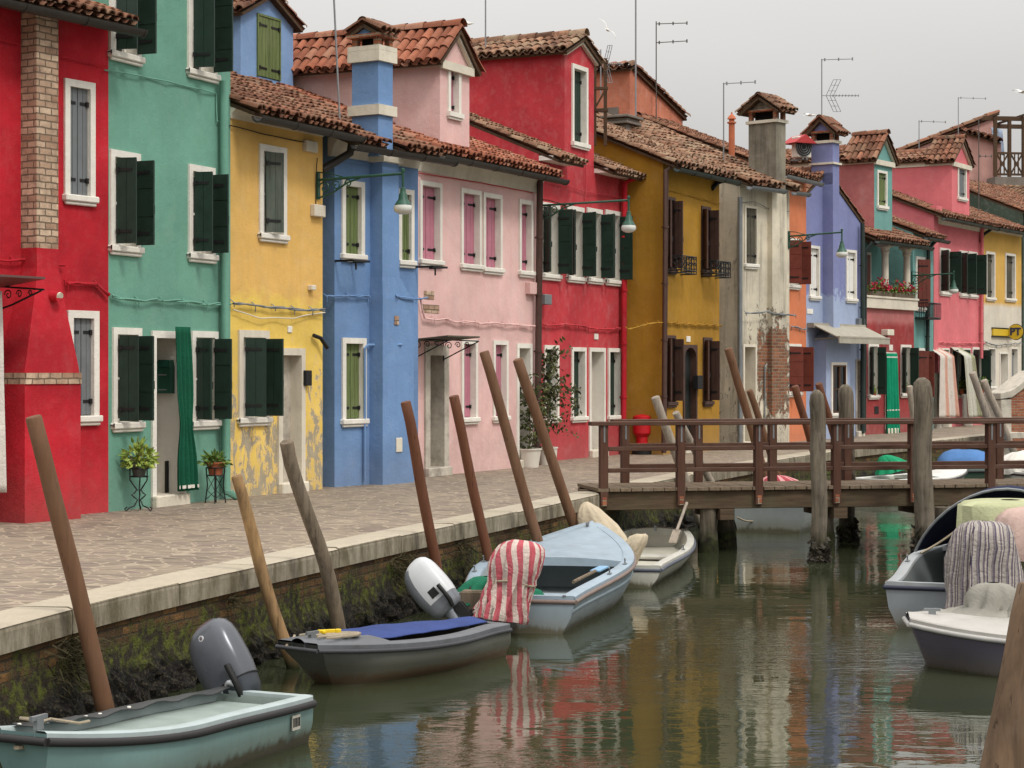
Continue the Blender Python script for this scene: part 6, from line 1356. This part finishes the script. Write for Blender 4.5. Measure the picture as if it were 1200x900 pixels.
potted(gp(620,547.5), 0, 'leafy climber in a white bowl pot by the pink doorway', WPOT, .17, .215, .31, LFD, climber(1.35, .34, 620, .10, 26), 'potted_shrub', 'potted shrubs between pink and red houses')
potted(gp(641,544.5), 0, 'taller airy shrub in a white pot before the red house window', WPOT, .17, .19, .30, LFD, climber(2.0, .46, 1000, .10, 40), 'potted_shrub', 'potted shrubs between pink and red houses')
potted(gp(1160,497.5), 0, 'dark leafy shrub beside the white ground floor', TERR, .16, .2, .3, LFD, bushy(.3, 200, (.38,.85), .6, .14, .08), 'potted_shrub')
def flowerbox(x0, x1, y, label):
    u0, z = mar.at(x0, y); u1 = mar.at(x1, y)[0]; e = empty('flower_box', mar.world(u0, -.02, z), mar.e.rotation_euler.z, label, 'flower box', 'flower boxes on the loggia parapet'); w = u1-u0
    mb = MB(); mb.hexa([(0.02,-.09,0),(w-.02,-.09,0),(w-.02,.09,0),(.02,.09,0),(0,-.11,.19),(w,-.11,.19),(w,.11,.19),(0,.11,.19)]); mb.build('box', W_GREY, e, bevel=.008); mb = MB(); fl = MB()
    for k in range(260): p = Vector((rnd.uniform(-.02,w+.02), rnd.gauss(0,.09), .18+abs(rnd.gauss(0,.13)))); leaf1(mb, p, rdir(.3), .10, .06)
    for k in range(90):
        p = Vector((rnd.uniform(0,w), rnd.gauss(-.06,.1), .24+abs(rnd.gauss(0,.12))))
        if nz(p.x*3.1+x0, 2) > -.1:
            for q in range(4): leaf1(fl, p+rdir()*.02, rdir(.3), .06, .06)
    mb.build('foliage', LF, e); tag(fl.build('flowers', FLR, e), kind='stuff')
flowerbox(1018,1041,349,'flower box with red blooms left on the loggia parapet'); flowerbox(1044.5,1068,351,'flower box with red blooms right on the loggia parapet')
# small sill plants on the maroon house windows
for x, y, lab in ((1023,466,'small plant on the left window sill of the maroon house'),(1060,463,'small plant on the right window sill of the maroon house')):
    u, z = mar.at(x, y); potted(mar.world(u, -.03, z+.06), 0, lab, TERR, .05, .065, .09, LFY, bushy(.09, 40, (.08,.18), .9, .09, .05))
for x, y, lab in ((1123,463,'green plant on the sill between the two striped curtains'),(1147.5,463,'green plant on the sill right of the olive striped curtain')):
    u, z = cor.at(x, y); potted(cor.world(u, -.1, z+.03), 0, lab, TERR, .08, .1, .14, LF, bushy(.14, 90, (.2,.42), .8, .12, .06))
# red waste bin on its black foot
p = gp(752.5,532.5); e = empty('hydrant', p, 0, 'red cylindrical post with a black foot in front of the mustard gable', 'hydrant'); mb = MB()
mb.lathe([(.16,.14),(.16,.2),(.12,.24),(.12,.36),(.17,.42),(.19,.44),(.19,.78),(.17,.80),(.02,.83)], 20); mb.build('body', simple('bin_red', (186,24,34), .4, 0, .08, 5, .03), e, smooth=35)
mb = MB(); mb.lathe([(.01,0),(.21,0),(.21,.1),(.17,.139),(.01,.139)], 20); mb.build('foot', M['iron'], e, smooth=35)

# ---------------------------------------------------------------- sign
u, z = och.at(1172,390); e = empty('post_sign', och.world(u, 0, z), och.e.rotation_euler.z, 'yellow board with a round PT disc over the white ground floor', 'sign')
YS = simple('sign_yellow', (206,172,44), .5, 0, .05, 4, .02); ux0, ux1 = och.at(1162,390)[0]-u, och.at(1182,390)[0]-u
mb = MB(); mb.box(ux0, ux1, -.06, -.004, -.10, .12); mb.box(ux0-.04, ux1+.3, -.07, -.004, .14, .165, 1); mb.box(ux0-.04, ux1+.3, -.07, -.004, -.145, -.12, 1); mb.build('board', [YS, M['iron']], e)
ru, rz_ = och.at(1190.5,389,.3); cx = ru-u; cz = rz_-z; mb = MB(); RR = .25; k = 28
mb.prism([(cx-.05, -.3+RR*math.cos(2*PI*j/k), cz+RR*math.sin(2*PI*j/k)) for j in range(k)], (.09,0,0), 0); mb.tube([(cx-.0, -.3+RR*1.0*math.cos(2*PI*j/k), cz+RR*math.sin(2*PI*j/k)) for j in range(k+1)], .022, 6, 1); mb.bar((cx,-.3+RR,cz),(cx,0,cz),.05,.05,1); mb.build('disc', [YS, M['iron']], e)
cu = bpy.data.curves.new('lettering', 'FONT'); cu.body = 'PT'; cu.size = .34; cu.extrude = .006; cu.align_x = 'CENTER'; cu.align_y = 'CENTER'; cu.offset = .012
to = bpy.data.objects.new('lettering', cu); COL.objects.link(to); to.parent = e; to.location = (cx-.06, -.3, cz); to.rotation_euler = (R(90), 0, R(-90)); cu.materials.append(simple('letter_blue', (40,50,82), .6))
bpy.context.view_layer.update(); _me = bpy.data.meshes.new_from_object(to); _t2 = bpy.data.objects.new('lettering', _me); COL.objects.link(_t2); _t2.parent = e; _t2.location = to.location; _t2.rotation_euler = to.rotation_euler; bpy.data.objects.remove(to); _t2.name = 'lettering'

# ---------------------------------------------------------------- brick bridge parapet at the far right
p0 = dp(1174,500,50.5); p1 = dp(1262,480,52.0); p0.z = p1.z = 0; d = (p1-p0); Lb = d.length; e = empty('brick_bridge', p0, math.atan2(d.y, d.x), 'arched brick bridge parapet with stone coping at the far right', 'bridge')
mb = MB(); za, zb = dp(1180,466,50.5).z, dp(1200,452,51).z; sl = (zb-za)/((dp(1200,0,51)-dp(1180,0,50.5)).length); mb.prism([(0.3,0,-1.4),(Lb,0,-1.4),(Lb,0,za+sl*Lb*.6),(1.2,0,za+sl*1.2),(.3,0,za)], (0,.45,0)); mb.build('brick_wall', M['brickred'], e)
mb = MB(); mb.box(-.08,.3,-.06,.5,-1.4,za-.05); mb.prism([(-.12,-.08,za-.04),(.3,-.08,za+.0),(1.2,-.08,za+sl*1.2),(Lb,-.08,za+sl*Lb*.6),(Lb,-.08,za+sl*Lb*.6+.2),(1.2,-.08,za+sl*1.2+.2),(.3,-.08,za+.2),(-.12,-.08,za+.12)], (0,.62,0)); mb.box(-.5,.3,-.5,.0,-.0,.16); mb.build('coping', M['oldstone'], e, bevel=.015)

# ---------------------------------------------------------------- roof gear
ANT = simple('aerial_metal', (136,136,138), .5, .4, .1, 8, 0); ANTD = simple('aerial_dark', (90,86,82), .6, .3, .15, 8, 0)
def aerial(x, yt, yb, D, label, arms=(), r=.016, mat=None, yagi=None, lean=0, mount=None):
    b = dp(x, yb, D); t = dp(x+lean, yt, D); mb = MB(); mb.tube([Vector((0,0,-.3)), t-b], r, 6)
    for ya, dx, dy in arms:
        p = dp(x+lean, ya, D)-b; q = dp(x+lean+dx, ya+dy, D)-b; mb.tube([p, q], r*.75, 5)
        for k in range(3): c = p.lerp(q, .1+.45*k); mb.tube([c-Vector((0,0,.04)), c+Vector((0,0,.04))], r*1.2, 5)
    if yagi:
        ya, dx = yagi; p = dp(x, ya, D)-b; q = dp(x+dx, ya, D)-b; mb.tube([p, q], r*.7, 5)
        for k in range(9): c = p.lerp(q, .3+.7*k/8); mb.tube([c-Vector((0,.12,.0)), c+Vector((0,.12,0))], r*.4, 4); mb.tube([c-Vector((0,0,.035)), c+Vector((0,0,.035))], r*.4, 4)
        for sg in (1,-1):
            for k in range(3): c0 = p.lerp(q, .12+.10*k); c1 = p.lerp(q, .32+.10*k)+Vector((0,0,sg*.42)); mb.tube([c0, c1], r*.5, 4)
            for f in (.3,.65,1): mb.tube([p.lerp(q,.12).lerp(p.lerp(q,.32)+Vector((0,0,sg*.42)), f), p.lerp(q,.32).lerp(p.lerp(q,.52)+Vector((0,0,sg*.42)), f)], r*.4, 4)
    o = mb.build('aerial', mat or ANT, None); o.location = b; tag(o, label, 'aerial', 'aerials on the roofs')
aerial(399,-30,136,28.8,'tall thin aerial mast beside the blue house chimney', lean=-9)
aerial(569,-10,36,36.5,'aerial mast rising over the red house ridge'); aerial(745,-10,124,46.6,'tall bare mast bracketed to the terracotta gable', r=.022)
aerial(769,25,134,49,'aerial with two level arms above the terracotta gable', ((28,36,-1),(50,36,-2)), mat=ANTD); aerial(848,97,172,45,'aerial with one long level arm left of the grey chimney', ((98,37,-2),))
aerial(963,69,150,51.5,'aerial with a level arm and a comb antenna over the lilac chimney', ((70,36,-1),), yagi=(112,43)); aerial(1077,141,180,66,'small aerial with one arm beside the coral dormer', ((142,31,1),)); aerial(1123,114,156,74,'aerial with one arm above the rosy building', ((114.5,32,1),)); aerial(1147,139,236,60,'thin vertical whip aerial in front of the rosy building', ((183,15,0),), mat=ANTD)
aerial(704,58,95,44,'comb aerial half hidden behind the red gable', (), yagi=(75,26), mat=ANT)
def acunit(c, rz, label, w=.9, h=.65, d=.35):
    e = empty('air_conditioner', c, rz, label, 'air conditioner', 'air conditioning units'); mb = MB(); mb.box(0,w,0,d,0,h); mb.build('casing', simple('ac_casing', (206,202,190), .5, 0, .05, 5, .02), e, bevel=.02)
    g = MB(); cc = (w*.4, -.012, h*.5)
    for rr in (.08,.14,.2,.25): g.tube([(cc[0]+rr*math.cos(2*PI*k/24), -.012, cc[2]+rr*math.sin(2*PI*k/24)) for k in range(25)], .008, 4)
    g.prism([(cc[0]+.26*math.cos(2*PI*k/24), -.004, cc[2]+.26*math.sin(2*PI*k/24)) for k in range(24)], (0,.003,0), 1); g.build('fan_grille', [M['zinc'], M['iron']], e)
    b = MB(); b.bar((.15,d+.2,-.03),(.15,0,-.03),.04,.04); b.bar((w-.15,d+.2,-.03),(w-.15,0,-.03),.04,.04); b.build('bracket', M['zinc'], e)
c = dp(935.5,184,50.0); e = acunit(c, R(28), 'air conditioner on the roof under a small red tiled hood', .42, .54, .3)
c = dp(1137,213,75.4); acunit(c, 0, 'air conditioner on the rosy wall right of the coral dormer', .68, .6)
mb = MB(); c = dp(933,167,49.9); mb.prism([(0,0,0),(.7,0,0),(.35,0,.22)], (0,.6,0)); o = mb.build('roof_hood', simple('hood_red', (168,52,54), .7), None); o.location = c-Vector((.05,.1,0)); o.rotation_euler.z = R(28); tag(o, 'small red hood above the air conditioner behind the grey chimney', 'roof hood')
c = dp(262,14,27.2)
# slim terracotta flue behind the grey chimney
c = dp(857.5,160,46.5); mb = MB(); k = 46.5/F; mb.lathe([(3.6*k,-.8),(3.6*k,15*k),(5.4*k,15.5*k),(5.4*k,17*k),(3.2*k,17.5*k),(3.2*k,20*k),(5.4*k,20.5*k),(3.6*k,24*k),(1.2*k,26*k),(.8*k,28*k),(.01,29*k)], 12); o = mb.build('flue_pot', simple('flue_terracotta', (176,100,68), .85), None, smooth=30); o.location = c; tag(o, 'slim terracotta chimney pot left of the big grey chimney', 'chimney pot')
# dark timber frame beside the red gable (rooftop terrace post)
b = dp(695,125,40.5); mb = MB()
for x in (0,.22): mb.box(x,x+.07,0,.07,-.8,1.0)
for z in (-.1,.35,.9): mb.box(-.02,.31,-.01,.08,z,z+.06)
mb.bar((.03,.0,-.05),(.26,.0,.36),.04,.04); o = mb.build('roof_trestle', M['timber'], None); o.location = b; tag(o, 'dark timber frame standing just right of the red gable', 'trestle')

# ---------------------------------------------------------------- gulls
def gull(x, y, D, rz, bank, flap, label, s=1.0):
    c = dp(x, y, D); mb = MB(); B_ = Matrix.Rotation(rz, 3, 'Z') @ Matrix.Rotation(bank, 3, 'X'); T = lambda p: B_ @ (Vector(p)*s)
    rings = []
    for t, r in ((-.22,.01),(-.15,.03),(-.05,.055),(.06,.06),(.14,.045),(.19,.038),(.23,.03),(.26,.012),(.30,.004)): rings.append([T((t, r*math.cos(a), r*.9*math.sin(a)+(.01 if t > .15 else 0))) for a in [2*PI*k/10 for k in range(10)]])
    mb.loft(rings); 
    for sg in (1,-1):
        sec = []
        for q in range(9):
            v = q/8; y_ = sg*(.03+.52*v); z_ = flap*(.16*math.sin(min(v*1.9,1.57))-.14*v*v); xo = .06-.02*v-.16*v*v; ch = .15*(1-v)**.6+.02; sec.append([T((xo, y_, z_+.008)), T((xo-ch*.5, y_, z_+.016)), T((xo-ch, y_, z_)), T((xo-ch*.5, y_, z_-.004))])
        mb.loft(sec, 0)
    mb.add([T((-.20,-.02,0)), T((-.20,.02,0)), T((-.32,.06,0)), T((-.32,-.06,0)), T((-.26,0,.012))], [(0,1,4),(1,2,4),(2,3,4),(3,0,4)]); b = NB('gull_plumage_'+str(len(bpy.data.materials))); o_ = b.co(); m = b.done(b.mix(b.ramp(b.math('ABSOLUTE', b.sep(o_, 1)), .30*s, .42*s), lin((214,212,206)), lin((120,118,116))), .8)
    o = mb.build('gull', m, None, smooth=60); o.location = c; tag(o, label, 'bird', 'gulls in the sky')
gull(712,35,60,R(70),R(50),1.2,'gull banking above the terracotta gable',.75); gull(949,135,62,R(8),R(10),.6,'gull gliding left of the lilac chimney aerial',.7); gull(547,28,75,R(-12),R(8),.9,'faint far gull above the pink dormer',1.0); gull(1198,108,66,R(20),R(12),.8,'gull at the right edge above the roof terrace',.8)
# ---------------------------------------------------------------- light, sky, camera
SUN_EL, SUN_AZ = R(52), R(140)      # azimuth clockwise from the view direction: high, behind and to the right
w = bpy.data.worlds.new('World'); SC.world = w; w.use_nodes = True; nt = w.node_tree; L = nt.links; bg = nt.nodes['Background']
sky = nt.nodes.new('ShaderNodeTexSky'); sky.sky_type = 'NISHITA'; sky.sun_disc = False; sky.sun_elevation = SUN_EL; sky.sun_rotation = SUN_AZ; sky.dust_density = 6; sky.air_density = 1.5
tc = nt.nodes.new('ShaderNodeTexCoord'); sp = nt.nodes.new('ShaderNodeSeparateXYZ'); L.new(tc.outputs['Generated'], sp.inputs[0])
def mth(op, a, b): n = nt.nodes.new('ShaderNodeMath'); n.operation = op; [L.new(v, n.inputs[i]) if isinstance(v, bpy.types.NodeSocket) else setattr(n.inputs[i], 'default_value', v) for i, v in enumerate((a, b))]; return n.outputs[0]
up = mth('MAXIMUM', sp.outputs[2], 0.0); lum = mth('MULTIPLY', mth('ADD', mth('MULTIPLY', up, 5.4), 1.0), 3.45)     # overcast: about three times brighter overhead
mp = nt.nodes.new('ShaderNodeMapping'); mp.inputs['Scale'].default_value = (1,1,2.5); L.new(tc.outputs['Generated'], mp.inputs[0])
nzn = nt.nodes.new('ShaderNodeTexNoise'); nzn.inputs['Scale'].default_value = 1.6; nzn.inputs['Detail'].default_value = 5; L.new(mp.outputs[0], nzn.inputs['Vector'])
cl = mth('ADD', mth('MULTIPLY', nzn.outputs[0], .30), .85); lum = mth('MULTIPLY', lum, cl)
cm = nt.nodes.new('ShaderNodeMix'); cm.data_type = 'RGBA'; cm.blend_type = 'MULTIPLY'; cm.inputs[0].default_value = 1; cm.inputs[6].default_value = (1.0,.985,.962,1); L.new(lum, cm.inputs[7])
mx = nt.nodes.new('ShaderNodeMix'); mx.data_type = 'RGBA'; mx.inputs[0].default_value = .97; L.new(sky.outputs[0], mx.inputs[6]); L.new(cm.outputs[2], mx.inputs[7]); L.new(mx.outputs[2], bg.inputs[0]); bg.inputs[1].default_value = .1
sl = bpy.data.lights.new('sun', 'SUN'); sl.energy = 1.5; sl.angle = R(11); sl.color = (1,.96,.9); so = bpy.data.objects.new('sun', sl); COL.objects.link(so)
dirv = Vector((math.sin(SUN_AZ)*math.cos(SUN_EL), math.cos(SUN_AZ)*math.cos(SUN_EL), math.sin(SUN_EL))); so.rotation_euler = dirv.to_track_quat('Z', 'Y').to_euler(); so.location = (0,0,30)
cam = bpy.data.cameras.new('camera'); co = bpy.data.objects.new('camera', cam); COL.objects.link(co); SC.camera = co
co.location = (0,0,EYE); co.rotation_euler = (R(90),0,0); cam.sensor_width = 36; cam.lens = 36*F/1200; cam.shift_x = 0; cam.shift_y = -(450-HY)/1200; cam.clip_end = 3000; cam.clip_start = .1
vs_ = SC.view_settings; vs_.view_transform = 'Standard'; vs_.look = 'None'; vs_.exposure = .12; vs_.gamma = 1; vs_.use_curve_mapping = False
SC.cycles.use_denoising = True
SC.cycles.max_bounces = 6; SC.cycles.diffuse_bounces = 3; SC.cycles.glossy_bounces = 3
